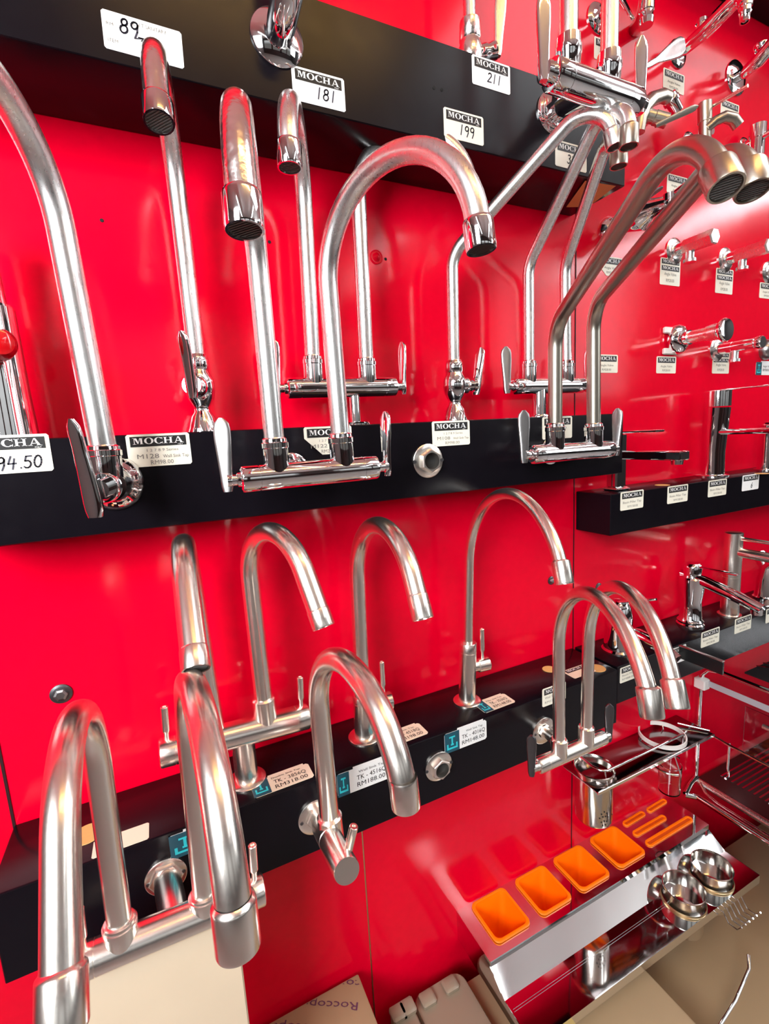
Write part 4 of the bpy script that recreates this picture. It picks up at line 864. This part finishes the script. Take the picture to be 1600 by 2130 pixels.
tray = MB().box((XD + .01, -.44, .352), (2.0, -.012, .358), 0); tray.build('drain_tray', mat('dark_tray_steel', (.12, .09, .09), .22, .9), o)
sl = MB()
for i in range(26):
    y = -.04 - i * .0135
    sl.box((XD + .07, y - .0022, .358), (1.95, y + .0022, .3592), 0)
sl.build('tray_ribs', CHROME, o)
MB().tube([(XD - .002, -.02, .357), (XD - .002, -.44, .357)], .0085, 18).build('tray_rail', SATIN, o)
MB().tube([(XD - .075, -.03, .352), (XD - .05, -.05, .348), (XD - .05, -.44, .348)], .007, 18).build('front_rail', CHROME, o)
MB().tube([(XD - .075, -.032, .356), (XD - .04, -.022, .364), (XD, -.014, .366)], .0065, 18).build('foot_bar', CHROME, o)
MB().tube([(XD - .01, -.03, .36), (XD - .025, -.055, .352), (XD - .032, -.09, .35), (XD - .032, -.44, .35)], .004, 14).build('inner_wire', CHROME, o)
MB().box((1.0, -.205, .826), (1.006, -.1125, .853), .001).build('shelf_divider', BLKP, loc=(1.003, -.15, .84), label='black divider plate standing out from the lower right shelf with a grey top edge', cat='divider')
MB().box((.9985, -.205, .8535), (1.0075, -.1125, .8565), .0008).build('edge_strip', GREY, bpy.data.objects['shelf_divider'])
o2 = empty('rack_shelf', (1.5, -.25, .70), 'black tray with curved chrome wires above the dish rack at the right edge', 'rack')
MB().box((XD + .03, -.42, .704), (2.0, -.10, .708), 0).build('tray', BLKP, o2)
for i in range(10):
    x = 1.34 + i * .03; MB().tube([(x, -.10, .711), (x, -.14, .722), (x, -.2, .727), (x, -.3, .722), (x, -.4, .711)], .0018, 8).build('wire', CHROME, o2)

# ---- cartons and boxes at the bottom
P_ = at(499, 1990, -.19)
o = empty('carton', (-.06, -.135, 0), 'tall flat pale cream carton standing at bottom left behind the nearest tap', 'box')
MB().box((-.150, -.19, 0), (P_.x + .002, -.150, .770), .002).build('box', CARTON, o)
L = at(744, 2022, -.01); zt = L.z
o = empty('carton', (.13, -.15, 0), 'brown carton printed with upside-down purple lettering at the bottom edge', 'box')
bx = MB(); bx.box((.034, -.32, 0), (L.x + .0, -.012, zt), .002); bx.build('box', KRAFT, o)
tx = MB()
c0 = atz(745, 2085, zt + .0006); U = V((-.86, .50, 0)).normalized(); W_ = V((-.50, -.86, 0)).normalized()
for k in range(-3, 5):
    for q in range(-2, 3): put_text(tx, 'Roccoponi', c0 + U * (q * .15 + k * .047) + W_ * (k * .036), U, W_, .0125, .125)
keep = [i for i, f in enumerate(tx.f) if all(0.036 < tx.v[j].x < L.x - .002 and -.315 < tx.v[j].y < -.014 for j in f)]
tx.f = [tx.f[i] for i in keep]; tx.mi = [tx.mi[i] for i in keep]
tx.build('purple_print', PURPLE, o)
# beige toilet seats leaning under the rack
def seat(lo, hi, label, band):
    o = empty('toilet_seat', ((lo[0] + hi[0]) / 2, (lo[1] + hi[1]) / 2, lo[2]), label, 'toilet seat')
    mb = MB(); cx, cy = (lo[0] + hi[0]) / 2, (lo[1] + hi[1]) / 2; hx, hy = (hi[0] - lo[0]) / 2, (hi[1] - lo[1]) / 2
    mb.rings([[(x, y, z) for x, y in rrect(cx, cy, hx - i, hy - i, min(hx, hy) * .4)] for z, i in ((lo[2], .004), (lo[2] + .004, 0), (hi[2] - .006, 0), (hi[2] - .001, .003), (hi[2], .008))])
    mb.build('lid', BEIGE, o)
    for k in (-.55, .35): 
        MB().box((cx + hx * k - .014, hi[1] - .035, hi[2] - .002), (cx + hx * k + .016, hi[1] - .008, hi[2] + .010), .003).build('hinge', BEIGE, o)
    return o
seat((.335, -.30, .0), (.452, -.03, .245), 'beige plastic cistern part with a hinge left of the stainless rack', True)
seat((.285, -.26, .0), (.328, -.035, .262), 'narrow rounded beige plastic piece next to the printed carton', False)
o = empty('carton', (.62, -.2, 0), 'beige carton with yellow tape under the left end of the stainless rack', 'box')
MB().box((.456, -.36, 0), (.80, -.045, .222), .003).build('box', KRAFT, o); MB().box((.56, -.3605, .0), (.60, -.02, .2225), 0).build('tape', TAPE, o)
o = empty('carton', (1.3, -.3, 0), 'wide brown carton on the floor under the stainless rack at the right', 'box')
MB().box((.83, -.62, 0), (1.7, -.05, .13), .004).build('box', KRAFT, o)
for ob in bpy.data.objects:
    if '_o' in ob: del ob['_o']
